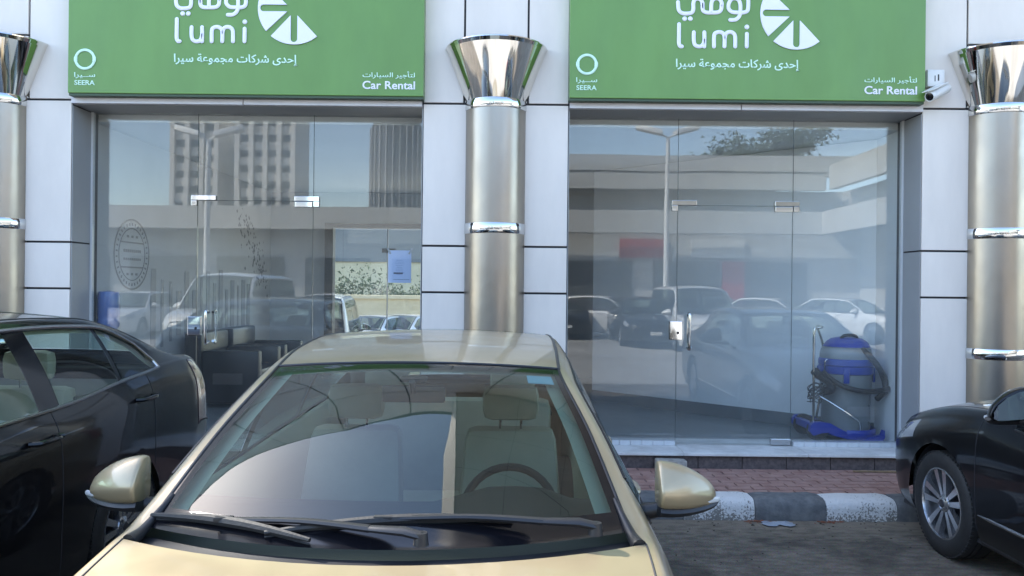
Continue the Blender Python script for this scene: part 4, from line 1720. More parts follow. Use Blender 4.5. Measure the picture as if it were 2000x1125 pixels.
T_TAURUS = [
    (0.0, .68, .60, .70, .58, .73, .55, .75, .78, .12),
    (0.2, .86, .80, .82, .78, .85, .74, .87, .90, .15),
    (1.0, .955, .88, .96, .86, .99, .80, 1.01, 1.05, .18),
    (1.50, .965, .90, 1.02, .87, 1.045, .81, 1.06, 1.09, .2),
    (1.57, .965, .90, 1.03, .86, 1.06, .79, 1.075, 1.10, .2),
    (1.95, .965, .90, 1.05, .78, 1.27, .72, 1.315, 1.345, .12),
    (2.35, .965, .90, 1.07, .72, 1.42, .62, 1.465, 1.495, .06),
    (2.9, .965, .90, 1.085, .71, 1.462, .62, 1.51, 1.545, .03),
    (3.4, .965, .90, 1.10, .71, 1.470, .62, 1.52, 1.555, 0),
    (3.9, .965, .90, 1.15, .73, 1.452, .63, 1.505, 1.54, 0),
    (4.25, .96, .895, 1.172, .785, 1.335, .665, 1.435, 1.475, -.04),
    (4.42, .96, .89, 1.185, .86, 1.205, .72, 1.365, 1.40, -.06),
    (4.80, .955, .87, 1.195, .84, 1.21, .76, 1.222, 1.235, -.08),
    (5.05, .93, .83, 1.175, .81, 1.19, .76, 1.20, 1.205, -.1),
    (5.15, .88, .78, 1.09, .76, 1.10, .70, 1.11, 1.12, -.1)]
M_TAILT = mat('smoked_tail_lens', (0.10, 0.015, 0.012), 0.06, coat=1)
SP_TAURUS = dict(L=5.15, hood=1.49, cowl=1.57, header=2.35, rheader=3.9, deck=4.80, cuts=[1.75, 3.28, 4.22], dlo=[1.80, 3.20, 3.36, 3.90, 3.94, 4.38],
                 axles=[1.05, 3.92], R=0.35, w=0.965, headlight=(0.12, 0.5), taillight=(4.86, 5.15, 9), mt=2.02, mz=1.17, handles=[(3.14, .985), (4.10, 1.04)], seat=2.85, sh=1.12, chrome=True, tailmat=M_TAILT)
T_BLACK = [(t, min(w * 1.015, 1), x4 * 1.015, z4, x5, z5, x6, z6, z8, b) for t, w, x4, z4, x5, z5, x6, z6, z8, b in T_GOLD]
T_BLACK[0] = (0.00, .66, .60, .60, .57, .63, .54, .65, .68, .12)
T_BLACK[1] = (0.13, .81, .745, .70, .725, .735, .685, .755, .80, .15)
T_BLACK[2] = (0.42, .885, .815, .80, .79, .845, .745, .865, .91, .16)
T_BLACK[3] = (0.88, .90, .84, .90, .815, .948, .765, .970, 1.01, .18)
T_BLACK[4] = (1.22, .90, .85, .94, .825, .98, .775, 1.0, 1.03, .20)
T_BLACK[5] = (1.30, .90, .85, .95, .82, .985, .75, 1.005, 1.03, .20)
SP_BLACK = dict(SP_GOLD)
SP_BLACK.update(L=4.60, hood=1.22, cowl=1.30, cuts=[1.24, 2.38, 3.30], axles=[0.85, 3.55], R=0.337, w=0.90, mt=1.80, mz=1.115, mx=0.955, ms=1.05)

M_GOLDP = mat('gold_paint', (0.42, 0.335, 0.205), 0.36, metal=0.45, coat=0.7, var=0.03, vscale=5, rvar=0.04)
M_BLACKC = mat('black_paint', (0.004, 0.004, 0.005), 0.3, metal=0.0, coat=0.75, spec=0.1)
M_WHITEC = mat('white_paint', (0.72, 0.72, 0.70), 0.3, coat=1.0)
M_GREENTRIM = mat('pillar_trim_pale', (0.40, 0.42, 0.36), 0.6)
SP_GOLD['pillarmat'] = M_GREENTRIM

gold, shg, pg = make_car(T_GOLD, SP_GOLD, M_GOLDP, (-0.37, 1.0 + 2.30, 0), 0, 'gold sedan facing the camera, parked in front of the middle column', wind=G_CARW)
GX, GY = -0.37, 3.30
taurus, sht, ptt = make_car(T_TAURUS, SP_TAURUS, M_BLACKC, (-3.075, 0.30 + 2.575, 0), 0, 'black sedan with chrome window trim, left of the gold car')
elan, she, pel = make_car(T_BLACK, SP_BLACK, M_BLACKC, (3.665, 5.75 - 2.30, 0), PI, 'black sedan with five twin-spoke alloy wheels, nose to the kerb at the right edge', glassm=G_TINT)
# chrome strip low on the door of the right car
for sd in (1, -1):
    pts = []
    for k in range(16):
        t = 1.27 + 1.9 * k / 15
        pts.append((side_x(she, t, 0.39, sd) + sd * 0.004, t - 2.30, 0.385 + 0.01 * k / 15))
    mk('sill_strip', MB().tube(pts, [0.003] + [0.011] * 14 + [0.003], 8, flat=(Vector((1, 0, 0)), 0.5)), M_CHROME, elan, smooth=True)

# --------------------------------------------------- gold car: wipers, cowl, sticker
def gl(px, py, d):      # photo pixel at depth d -> local coordinates of the gold car
    p = W(px, py, d)
    return Vector((p.x - GX, p.y - GY, p.z))


def on_screen(t, x, up=0.02):
    p = shg.top(t, x)
    p.z += up
    return p


def wiper(pivot, elbow, tip0, tip1, name='wiper'):
    root = mk(name, MB().tube([pivot, pivot + Vector((0, 0.0, 0.035))], [0.022, 0.018], 14), M_BLACKP, gold, smooth=True)
    d = (elbow - pivot)
    a1 = pivot + d * 0.25 + Vector((0, 0, 0.034))
    arm = MB().tube([pivot + Vector((0, 0, 0.025)), pivot + d * 0.08 + Vector((0, 0, 0.034)), a1], [0.020, 0.022, 0.016], 10, flat=(Vector((0, 0, 1)), 0.6))
    arm.tube(smoothpath([a1, pivot + d * 0.6 + Vector((0, 0, 0.040)), elbow + Vector((0, 0, 0.026))], 5), [0.0165 - 0.006 * k / 10 for k in range(11)], 8, flat=(Vector((0, 0, 1)), 0.7))
    mk('wiper_arm', arm, M_BLACKP, root, smooth=True)
    bl = []
    for k in range(17):
        f = k / 16
        p = tip0.lerp(tip1, f)
        bl.append(p + Vector((0, 0, 0.006 + 0.016 * math.sin(PI * f))))
    b = MB().tube(bl, [0.005 + 0.011 * math.sin(PI * (0.05 + 0.9 * k / 16)) for k in range(17)], 8)
    b.tube([q + Vector((0, 0, -0.012)) for q in bl], 0.0035, 4)
    mk('wiper_blade', b, M_RUBBER, root, smooth=True)
    # connector
    mk('blade_clip', MB().box(-0.028, 0.028, -0.012, 0.012, -0.006, 0.012, 0.004), M_BLACKP, root, smooth=True).location = elbow + Vector((0, 0, 0.024))
    return root


w1a, w1b = on_screen(1.340, -0.735, .010), on_screen(1.325, -0.19, .010)
e1 = w1a.lerp(w1b, 0.48)
wiper(Vector((0.125, 1.20 - 2.3 - 0.10, 0.985)), e1, w1a, w1b)
w2a, w2b = on_screen(1.335, -0.33, .010), on_screen(1.375, 0.38, .012)
e2 = w2a.lerp(w2b, 0.47)
wiper(Vector((0.62, 1.245 - 2.3 - 0.04, 0.985)), e2, w2a, w2b)
# cowl end pieces
for sd in (1, -1):
    q = [shg.pt(1.24, shg.n3, sd) + Vector((-sd * 0.02, 0, -0.005)), shg.pt(1.30, shg.n3, sd) + Vector((-sd * .012, 0, 0.0)), shg.pt(1.42, shg.n3, sd) + Vector((-sd * 0.010, 0, 0.004))]
    mk('screen_corner', MB().tube(smoothpath(q, 5), [0.022, 0.022, 0.021, 0.020, 0.018, 0.016, 0.014, 0.012, 0.010, 0.008, 0.006], 10), M_BLACKP, gold, smooth=True)
q_ = shg.top(1.405, 0.30)
vp = mk('chassis_number_strip', MB().box(-0.045, 0.045, -0.008, 0.008, -0.001, 0.001), M_WPL, gold)
vp.location = q_ + Vector((0, 0, -0.012))
vp.rotation_euler = (math.radians(33), 0, 0)
q_ = shg.top(1.98, -0.01)
mk('sensor_cover', MB().box(-0.05, 0.05, q_.y - 0.05, q_.y + 0.02, q_.z - 0.05, q_.z - 0.03, 0.008), M_BLACKP, gold, smooth=True)
# sticker inside the glass, top right in the photo
pa, pb_ = shg.top(1.955, 0.505), shg.top(1.90, 0.505)
st = MB()
q0, q1, q2, q3 = shg.top(1.965, 0.43), shg.top(1.965, 0.525), shg.top(1.915, 0.535), shg.top(1.915, 0.435)
st.add([tuple(q + Vector((0, 0, -0.006))) for q in (q0, q1, q2, q3)] + [tuple(q + Vector((0, 0, -0.008))) for q in (q0, q1, q2, q3)], [(0, 1, 2, 3), (4, 5, 6, 7)])
mk('screen_sticker', st, mat('sticker_blue', (0.35, 0.62, 0.80), 0.5), gold)
# front door handles are visible past the pillar: done by the builder; lumbar light patch (reading paper) in the black car
sheet_ = thing('paper_sheet', (-3.05 + 0.42, 3.95, 0.80), 'white paper sheet lying on the seat of the left black sedan', 'paper')
mk('sheet', MB().box(-0.12, 0.12, -0.15, 0.15, 0, 0.002), mat('white_paper', (0.7, 0.72, 0.75), 0.6), sheet_)
sheet_.rotation_euler = (0.1, 0.25, 0.6)
sheet_.location = (-2.62, 3.98, 0.93)

# ================================================================== VACUUM CLEANER behind the right glass
M_VG = mat('vacuum_grey', (0.24, 0.265, 0.275), 0.45, var=0.05, vscale=3)
M_VB = mat('vacuum_blue', (0.0, 0.03, 0.36), 0.3, coat=0.4)
M_VB2 = mat('vacuum_band_blue', (0.01, 0.05, 0.34), 0.35)
VC = Vector((3.235, 7.33, 0.288))
vac = thing('vacuum_cleaner', VC, 'grey and blue industrial vacuum cleaner on a blue trolley inside the right shop window', 'vacuum cleaner')


def vz(py):
    return H - (py - 7 - 562) * 7.30 / F - VC.z


R0 = 0.232
drum = MB().lathe([(0.0, 0.09), (R0 - 0.02, 0.09), (R0 - 0.012, 0.11), (R0 - 0.012, vz(770)), (R0, vz(765)), (R0, vz(728))], n=48)
mk('drum', drum, M_VG, vac, smooth=True)
mk('drum_rim', MB().lathe([(R0 - 0.004, vz(729)), (R0 + 0.014, vz(727)), (R0 + 0.016, vz(714)), (R0 + 0.008, vz(713))], n=48), M_VB2, vac, smooth=True)
mk('motor_band', MB().lathe([(R0 + 0.006, vz(713)), (R0 + 0.018, vz(711)), (R0 + 0.014, vz(701)), (R0 + 0.004, vz(699))], n=48), M_VB2, vac, smooth=True)
hd = MB().lathe([(R0 + 0.004, vz(700)), (R0 + 0.004, vz(692)), (R0 - 0.008, vz(682)), (R0 - 0.035, vz(672)), (0.15, vz(664)), (0.10, vz(660)), (0.0, vz(659))], n=48)
mk('motor_head', hd, M_VG, vac, smooth=True)
cap = MB().lathe([(R0 - 0.012, vz(677) + 0.004), (0.19, vz(668) + 0.006), (0.14, vz(661) + 0.004), (0.06, vz(657)), (0.0, vz(656))], n=48, a0=PI * 0.98, a1=PI * 1.95)
mk('top_cover', cap, M_VB, vac, smooth=True)
gr = MB().tube(smoothpath([(-0.09, -0.06, vz(668)), (-0.06, -0.09, vz(655)), (0.05, -0.09, vz(655)), (0.09, -0.06, vz(668))], 5), 0.016, 8)
mk('lift_handle', gr, M_BLACKP, vac, smooth=True)
for a in (-1.95, -0.35, 1.2, 2.8):
    lt = MB().box(-0.026, 0.026, -0.022, 0.0, vz(744), vz(716), 0.008)
    lt.xf(Matrix.Rotation(a + PI / 2, 4, 'Z') @ Matrix.Translation((0, -(R0 + 0.004), 0)))
    mk('latch', lt, M_VB2, vac, smooth=True)
# trolley base: blue tray rising at the back around the wheels
tr = MB()
prof_l = [(-0.435, 0.10), (-0.43, 0.155), (-0.40, 0.185), (-0.34, 0.19), (-0.24, 0.175), (-0.12, 0.11), (0.0, 0.065), (0.14, 0.055), (0.24, 0.07), (0.255, 0.115), (0.265, 0.115), (0.27, 0.05), (0.25, 0.02), (0.10, 0.012), (-0.08, 0.03), (-0.20, 0.06), (-0.26, 0.09), (-0.32, 0.085), (-0.40, 0.06)]
for y0, y1 in ((-0.245, -0.195), (0.195, 0.245)):
    tr.prism(prof_l, y0, y1)
tr.lathe([(0.20, 0.02), (0.262, 0.03), (0.272, 0.06), (0.270, 0.10), (0.258, 0.115), (0.25, 0.07), (0.19, 0.04)], (0, 0, 0), 'z', 40, a0=-PI / 2 - 0.35, a1=PI / 2 + 0.35)
tr.lathe([(0.0, 0.045), (0.24, 0.045), (0.24, 0.075), (0.0, 0.075)], n=36)
tr.box(-0.42, -0.36, -0.19, 0.19, 0.10, 0.17, 0.01)
tro = mk('trolley', tr, M_VB, vac, smooth=True)
for y in (-0.20, 0.20):
    wh = MB().lathe([(0.0, -0.02), (0.085, -0.02), (0.10, -0.015), (0.10, 0.015), (0.085, 0.02), (0.0, 0.02)], (-0.335, y + 0.035 if y < 0 else y - 0.03, 0.10), 'y', 28)
    mk('wheel', wh, M_RUBBER, tro, smooth=True)
for x, y in ((0.12, -0.18), (0.12, 0.18)):
    mk('castor', MB().lathe([(0.0, -0.012), (0.028, -0.012), (0.028, 0.012), (0.0, 0.012)], (x, y, 0.028), 'y', 16), M_RUBBER, tro, smooth=True)
# chrome push handle
hp = []
zt, zb_ = vz(638), 0.17
for y in (-0.16, 0.16):
    hp.append(y)
hmb = MB().tube(smoothpath([(-0.375, -0.17, zb_), (-0.375, -0.17, 0.5), (-0.375, -0.17, zt - 0.06), (-0.35, -0.16, zt - 0.01), (-0.28, -0.13, zt), (-0.24, 0.10, zt + 0.0), (-0.20, 0.16, zt - 0.05), (-0.15, 0.17, zt - 0.22), (-0.15, 0.19, 0.5), (-0.2, 0.2, 0.15)], 6), 0.012, 10)
mk('push_handle', hmb, M_CHROME, vac, smooth=True)
hmb = MB().tube(smoothpath([(-0.355, -0.20, vz(766)), (-0.2, -0.235, vz(785)), (0.0, -0.255, vz(812)), (0.03, -0.25, vz(822)), (0.045, -0.24, vz(845))], 5), 0.008, 8)
mk('brace_rod', hmb, M_CHROME, vac, smooth=True)
hmb = MB().tube(smoothpath([(-0.24, -0.10, vz(728)), (-0.25, -0.12, vz(706)), (-0.23, -0.12, vz(700))], 5), 0.007, 8)
mk('side_grip', hmb, M_CHROME, vac, smooth=True)


def hose(pts, r, name='hose'):
    P = smoothpath(pts, 14)
    rr = [r * (1 + 0.07 * (1 if i % 2 else -1)) for i in range(len(P))]
    return mk(name, MB().tube(P, rr, 10), M_BLACKP, vac, smooth=True)


hose([(-0.30, -0.19, vz(722)), (-0.24, -0.23, vz(735)), (-0.12, -0.27, vz(750)), (0.06, -0.285, vz(757)), (0.22, -0.25, vz(756)), (0.34, -0.19, vz(753)), (0.395, -0.16, vz(752))], 0.024)
hose([(0.03, -0.16, vz(672)), (0.12, -0.22, vz(690)), (0.21, -0.22, vz(712)), (0.285, -0.18, vz(735)), (0.31, -0.16, vz(752))], 0.028)
hose([(0.395, -0.16, vz(752)), (0.34, -0.15, vz(757)), (0.28, -0.16, vz(766)), (0.22, -0.17, vz(775))], 0.026, 'hose_cuff')
hose([(-0.36, -0.14, vz(722)), (-0.33, -0.19, vz(730)), (-0.25, -0.21, vz(740)), (-0.22, -0.2, vz(756)), (-0.30, -0.19, vz(760))], 0.040, 'nozzle')
cb = MB()
rc = random.Random(4)
for k in range(4):
    pts = []
    for i in range(12):
        a = i * 1.25 + k
        pts.append((-0.365 + 0.065 * math.cos(a) + rc.uniform(-.02, .02), -0.19 + 0.03 * math.sin(a), vz(752 + k * 7) + 0.045 * math.sin(a * 1.3) + rc.uniform(-.01, .01)))
    cb.tube(smoothpath(pts, 5), 0.0045, 6)
mk('power_cable', cb, M_BLACKP, vac, smooth=True)
for py in (787, 820):
    mk('rivet', MB().lathe([(0.0, -0.012), (0.008, -0.010), (0.011, 0.0)], (0.15, -0.165, vz(py)), 'y', 12), M_CHROME, vac, smooth=True)

# ================================================================== left room furniture
M_SOFA = mat('black_leather', (0.005, 0.005, 0.006), 0.32, bump=0.2, bscale=25)


def armchair(x, y, label):
    t = thing('armchair', (x, y, 0.287), label, 'armchair', 'black armchairs in the waiting room')
    mk('base', MB().box(-0.36, 0.42, -0.30, 0.30, 0.05, 0.30, 0.02), M_SOFA, t, smooth=True)
    mk('cushion', MB().box(-0.22, 0.43, -0.29, 0.29, 0.302, 0.44, 0.04), M_SOFA, t, smooth=True)
    mk('backrest', MB().box(-0.42, -0.22, -0.42, 0.42, 0.06, 0.86, 0.035), M_SOFA, t, smooth=True)
    for s_ in (-1, 1):
        mk('armrest', MB().box(-0.21, 0.44, s_ * 0.36 - 0.065, s_ * 0.36 + 0.065, 0.05, 0.66, 0.03), M_SOFA, t, smooth=True)
        for q in (-0.36, 0.36):
            mk('foot', MB().tube([(q, s_ * 0.34, 0.0), (q, s_ * 0.34, 0.06)], 0.02, 8), M_CHROME, t)
    return t


armchair(-3.33, 9.1, 'nearer black leather armchair behind the left glass door')
armchair(-3.33, 10.1, 'farther black leather armchair behind the left glass door')
# blue bottle shape added by the left jamb in place of a reflection
bt = thing('blue_reflection_shape', (-3.755, 7.06, 0.287), 'blue bottle shape standing in for a reflection just inside the left edge of the left glass', 'reflection stand-in')
M_BW = mat('blue_case', (0.06, 0.14, 0.42), 0.3, coat=0.5)
mk('cabinet', MB().box(-0.09, 0.12, -0.12, 0.13, 0.02, 0.95, 0.02), M_WPL, bt, smooth=True)
mk('bottle', MB().lathe([(0.0, 0.955), (0.05, 0.96), (0.092, 1.02), (0.096, 1.08), (0.090, 1.10), (0.096, 1.12), (0.096, 1.30), (0.085, 1.34), (0.0, 1.35)], n=28), M_BW, bt, smooth=True)
# wall decals on the side wall
M_DEC = mat('decal_grey', (0.20, 0.21, 0.215), 0.5)
X0 = -3.858


def wallpos(px, py):
    dx = px - 1000.0 + 0.0105 * (py - 562)
    d = X0 * F / dx
    return d, W(px, py, d).z


d0_, _ = wallpos(223, 497)
d1_, _ = wallpos(290, 497)
_, ez0 = wallpos(257, 566)
_, ez1 = wallpos(257, 427)
ec = Vector((X0, (d0_ + d1_) / 2, (ez0 + ez1) / 2))
eR = (ez1 - ez0) / 2
em = thing('wall_emblem', ec, 'round grey double ring emblem on the left wall of the waiting room', 'wall decal')
for r, wd in ((eR, 0.010), (eR * 0.97, 0.006), (eR * 0.74, 0.009)):
    m_ = MB()
    m_.lathe([(r - wd, 0.0), (r - wd, 0.004), (r, 0.004), (r, 0.0)], (0, 0, 0), 'x', 56)
    mk('ring', m_, M_DEC, em)
m_ = MB()
for k in range(34):
    a = 2 * PI * k / 34
    b_ = MB().box(0, 0.004, -0.008, 0.008, eR * 0.81, eR * 0.89)
    b_.xf(Matrix.Rotation(a, 4, 'X'))
    m_.add(b_.v, b_.f)
mk('ring_marks', m_, M_DEC, em)
m_ = MB()
for z in (0.12, -0.13):
    m_.box(0, 0.004, -eR * 0.62, eR * 0.62, z - 0.008, z + 0.008)
for z in (0.18, -0.20):
    for y in (-0.09, 0.0, 0.09):
        m_.box(0, 0.004, y - 0.02, y + 0.02, z - 0.012, z + 0.012)
for i in range(9):
    y = -0.16 + 0.04 * i
    m_.box(0, 0.004, y - 0.012, y + 0.012, 0.02, 0.05)
    m_.box(0, 0.004, y - 0.010, y + 0.012, -0.06, -0.035)
mk('centre_marks', m_, M_DEC, em)
M_DEC2 = mat('decal_faint', (0.36, 0.37, 0.375), 0.5)
sk_ = thing('wall_skyline_decal', (X0, 9.2, 1.3), 'dark skyline decal of tall bars on the waiting room wall', 'wall decal')
rc = random.Random(11)
src = None
for i in range(15):
    y = 8.15 + i * 0.21
    h = rc.uniform(0.25, 0.95) * (1.25 if i in (0, 4, 9, 16) else 0.9)
    wd = rc.uniform(0.02, 0.055)
    o = mk('bar', MB().box(0, 0.004, -wd, wd, -0.35, h), M_DEC2, sk_) if i < 3 else inst(src, sk_)
    src = o
    o.location = (0, y - 9.2, 0)
    o.scale = (1, rc.uniform(0.6, 1.5), rc.uniform(0.5, 1.15))
sp_ = thing('wall_splash_decal', (X0, 11.0, 2.0), 'scattered dark flecks decal farther along the waiting room wall', 'wall decal')
m_ = MB()
for i in range(150):
    f = rc.random()
    px = 478 + f * 40 + rc.gauss(0, 9)
    py = 420 + f * 140 + rc.gauss(0, 8)
    y, z = wallpos(px, py)
    if y > 12.0:
        continue
    s_ = rc.uniform(0.010, 0.034)
    m_.add([(0.003, y - 11 - s_, z - 2.0), (0.003, y - 11, z - 2.0 - s_), (0.003, y - 11 + s_, z - 2.0), (0.003, y - 11, z - 2.0 + s_)], [(0, 1, 2, 3)])
tag(mk('flecks', m_, M_DEC, sp_), kind='stuff')

# ================================================================== litter and small things outside
p = W(1310, 893, 6.48)
br = thing('loose_block', (p.x, 6.47, 0.152), 'broken grey concrete block lying on the pavement above the gold mirror', 'block')
bb = MB().box(-0.125, 0.125, -0.06, 0.06, 0, 0.095, 0.008)
rc = random.Random(3)
bb.v = [(x + rc.uniform(-.004, .004), y + rc.uniform(-.004, .004), z + rc.uniform(-.004, .004) if z > 0.01 else z) for x, y, z in bb.v]
mk('block_body', bb, mat('concrete', (0.25, 0.235, 0.21), 0.85, col2=(0.42, 0.40, 0.36), vscale=14, bump=0.8, bscale=40), br)
p = W(1518, 1013, 5.52)
bag = MB()
n = 14
for i in range(n + 1):
    for k in range(7):
        u, v = i / n, k / 6
        x = (u - 0.5) * 0.24 * (1 - 0.3 * abs(v - .5))
        y = (v - 0.5) * 0.09 * (1 + 0.4 * math.sin(u * 9))
        bag.v.append((x + 0.01 * math.sin(v * 11 + u * 5), y, 0.006 + 0.018 * abs(math.sin(u * 8 + v * 5)) * math.sin(PI * u) * math.sin(PI * v) + 0.004 * rc.random()))
bag.f = [(i * 7 + k, (i + 1) * 7 + k, (i + 1) * 7 + k + 1, i * 7 + k + 1) for i in range(n) for k in range(6)]
bo = mk('plastic_bag', bag, mat('grey_plastic_film', (0.30, 0.33, 0.37), 0.35), smooth=True)
bo.location = (p.x, 5.50, 0.002)
tag(bo, 'crumpled grey plastic bag lying on the asphalt against the grey kerb stone', 'plastic bag')
st = mk('wooden_strip', MB().box(-0.22, 0.22, -0.012, 0.012, 0, 0.014, 0.003), mat('old_wood', (0.25, 0.17, 0.10), 0.8, var=0.3, vscale=9))
p = W(1715, 905, 6.52)
st.location = (p.x, 6.5, 0.152)
tag(st, 'thin wooden strip on the pavement below the sill beside the black car', 'wood strip')
lv = MB()
rc = random.Random(21)
for i in range(230):
    x = rc.uniform(0.3, 3.2)
    y = rc.uniform(3.4, 5.55) if i % 3 else rc.uniform(5.35, 5.58)
    s_ = rc.uniform(0.003, 0.013) * (1.5 if i % 9 == 0 else 1)
    a = rc.uniform(0, PI)
    c, s2 = math.cos(a) * s_, math.sin(a) * s_
    z = 0.002
    lv.add([(x + c, y + s2, z), (x - s2 * .5, y + c * .5, z + s_ * .5), (x - c, y - s2, z), (x + s2 * .5, y - c * .5, z + s_ * .3)], [(0, 1, 2, 3)])
tag(mk('leaf_litter', lv, mat('dry_leaf', (0.035, 0.028, 0.022), 0.8)), 'small dark leaf crumbs and grit scattered over the asphalt', 'litter', kind='stuff')
rt = MB()
for cx in (1.825, 2.345):
    for i in range(40):
        a, r = rc.uniform(0, 2 * PI), abs(rc.gauss(0, 0.055))
        s_ = rc.uniform(0.004, 0.012)
        x, y = cx + r * math.cos(a) * 1.3, 5.575 + r * math.sin(a) * 0.35
        rt.add([(x - s_, y - s_, .003), (x + s_, y - s_, .003 + s_ * .4), (x + s_, y + s_, .004), (x - s_, y + s_, .003 + s_ * .5)], [(0, 1, 2, 3)])
tag(mk('brick_crumbs', rt, mat('brick_crumb', (0.22, 0.085, 0.045), 0.9)), 'reddish crumbs at the foot of the kerb joints', 'crumbs', kind='stuff')

# ================================================================== street behind the shop (seen through the left room)
bw_ = thing('boundary_wall', (-5, 31, -0.62), 'long cream wall across the street behind the left shop', 'wall')
M_CRW = mat('cream_render', (0.74, 0.64, 0.42), 0.8, var=0.08, vscale=0.5)
mk('wall_body', MB().box(-14, 4, 31, 31.4, -0.62, 1.2), M_CRW, bw_, wloc=bw_.location)
mk('wall_coping', MB().box(-14, 4, 30.9, 31.5, 1.205, 1.35), M_CRW, bw_, wloc=bw_.location)
bf = thing('cream_building', (-5, 40, -0.62), 'cream building beyond the street, seen through the left shop rear window', 'building')
mk('wall_body', MB().box(-20, 6, 40, 46, -0.62, 11), M_CRW, bf, wloc=bf.location)
mk('grey_banner', MB().box(-9.6, -4.2, 39.9, 39.99, 3.0, 4.8), mat('banner_grey', (0.16, 0.18, 0.19), 0.6), bf, wloc=bf.location)
for i in range(5):
    o = mk('window', MB().box(-18 + i * 4.6, -16.2 + i * 4.6, 39.9, 39.98, 6.5, 8.4), M_DARKIN, bf, wloc=bf.location)
hg = MB()
rc = random.Random(9)
for i in range(5200):
    x = rc.uniform(-14, 3.5)
    y = 33.0 + rc.gauss(0, 0.35)
    z = 0.9 + abs(rc.gauss(0, 1)) * 0.45 * (1 + 0.5 * math.sin(x * 1.7)) + rc.uniform(0, 0.5)
    s_ = rc.uniform(0.05, 0.13)
    v1 = Vector((rc.gauss(0, 1), rc.gauss(0, 1), rc.gauss(0, 1))).normalized() * s_
    v2 = Vector((rc.gauss(0, 1), rc.gauss(0, 1), rc.gauss(0, 1))).normalized() * s_
    c = Vector((x, y, min(z, 2.7)))
    hg.add([c + v1, c + v2, c - v1], [(0, 1, 2)])
M_LEAF = mat('leaf_green', (0.055, 0.085, 0.03), 0.7, col2=(0.10, 0.13, 0.05), vscale=2.0)
hg.box(-14, 3.5, 32.9, 33.1, -0.62, 1.2)
tag(mk('hedge', hg, M_LEAF), 'green shrubs along the cream wall behind the shop', 'hedge', kind='stuff')

white_swap = {M_GOLDP: M_WHITEC, M_BLACKC: M_WHITEC}
grey_swap = {M_GOLDP: mat('silver_paint', (0.40, 0.41, 0.42), 0.3, metal=0.7, coat=1)}
# a light background car (coarser mesh), source of the copies
light, shl, _ = make_car(T_GOLD, SP_GOLD, M_WHITEC, (-3.95, 23.2, -0.62), PI * 0.93, 'white sedan parked behind the shop, seen through the rear window', 'white cars parked outside', full=False, name='white_car', glassm=G_TINT)
c = copy_tree(light)
c.location = (-3.05, 24.0, -0.62)
c.rotation_euler = (0, 0, PI * 0.9)
c['label'] = 'second white sedan behind the shop, nearest the middle pillar'
# white van: tall body
T_VAN = [
    (0.00, .72, .66, .80, .64, .84, .60, .88, .92, .08),
    (0.15, .86, .80, .95, .78, .99, .74, 1.02, 1.06, .10),
    (0.55, .93, .88, 1.05, .86, 1.09, .82, 1.12, 1.16, .10),
    (0.85, .95, .90, 1.10, .87, 1.14, .83, 1.17, 1.20, .10),
    (0.92, .95, .90, 1.11, .87, 1.16, .82, 1.19, 1.22, .10),
    (1.35, .95, .90, 1.14, .80, 1.65, .74, 1.70, 1.74, .07),
    (1.70, .95, .90, 1.15, .76, 1.92, .68, 2.00, 2.05, .04),
    (2.30, .95, .90, 1.16, .76, 1.98, .68, 2.08, 2.14, 0),
    (3.80, .95, .90, 1.16, .76, 1.98, .68, 2.08, 2.14, 0),
    (4.75, .95, .90, 1.16, .77, 1.95, .70, 2.04, 2.10, 0),
    (4.85, .94, .89, 1.16, .78, 1.90, .72, 1.98, 2.02, -.03),
    (4.98, .90, .86, 1.12, .84, 1.20, .80, 1.28, 1.32, -.04),
    (5.05, .86, .82, 1.02, .80, 1.06, .76, 1.10, 1.14, -.04)]
SP_VAN = dict(L=5.05, hood=0.85, cowl=0.92, header=1.70, rheader=4.75, deck=4.98, cuts=[1.10, 2.2, 3.4], dlo=[1.30, 2.16, 2.28, 3.36, 3.46, 4.70],
              axles=[0.90, 4.0], R=0.34, w=0.95, headlight=(0.12, 0.5), taillight=(4.88, 5.05, 9), mt=1.35, mz=1.25, handles=[(2.0, 1.0), (2.4, 1.0)], seat=2.2, sh=1.25)
SP_VAN['axles'] = [0.80, 3.95]
van, shv, _ = make_car(T_VAN, SP_VAN, M_WHITEC, (-4.75, 18.9, -0.62), PI * 1.04, 'white van parked behind the shop at the left of the rear window', full=False, name='white_van', cat='van', glassm=G_TINT)

# ================================================================== what stands behind the camera (seen mirrored in the glass)
def refl(px, py, Dv):
    """ground place of something seen mirrored in the shop glass at virtual distance Dv"""
    p = W(px, py, Dv)
    return Vector((p.x, 2 * DG - Dv, p.z))


arc = thing('arcade_building', (4, -21, 0), 'long pale two storey arcade building across the car park', 'building')
AL = arc.location
M_ARC = mat('arcade_panel', (0.55, 0.54, 0.50), 0.6, var=0.05, vscale=0.3)
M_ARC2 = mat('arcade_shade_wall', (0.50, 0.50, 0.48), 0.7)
M_SHOPD = mat('dark_shop_glass', (0.10, 0.11, 0.115), 0.12)
M_REDS = mat('red_sign', (0.42, 0.035, 0.03), 0.5)
YM = -20.0
mk('lower_fascia', MB().box(-42, 14.0, YM, YM + 0.3, 4.2, 5.2), M_ARC, arc, wloc=AL)
mk('recess_wall', MB().box(-1.5, 15.29, YM - 1.6, YM - 1.3, 5.2, 6.3), M_ARC2, arc, wloc=AL)
mk('upper_fascia', MB().box(-1.5, 14.0, YM - 0.3, YM, 6.2, 7.25), M_ARC, arc, wloc=AL)
mk('fascia_reveal', MB().box(-1.5, 14.0, YM, YM + 0.03, 6.95, 6.99), M_JOINT, arc, wloc=AL)
mk('parapet', MB().box(-1.5, 16.69, YM - 3.0, YM - 2.7, 7.2, 8.2), M_ARC2, arc, wloc=AL)
mk('roof_slab', MB().box(-1.5, 14.0, YM - 9, YM - 0.31, 7.0, 7.19), M_ARC2, arc, wloc=AL)
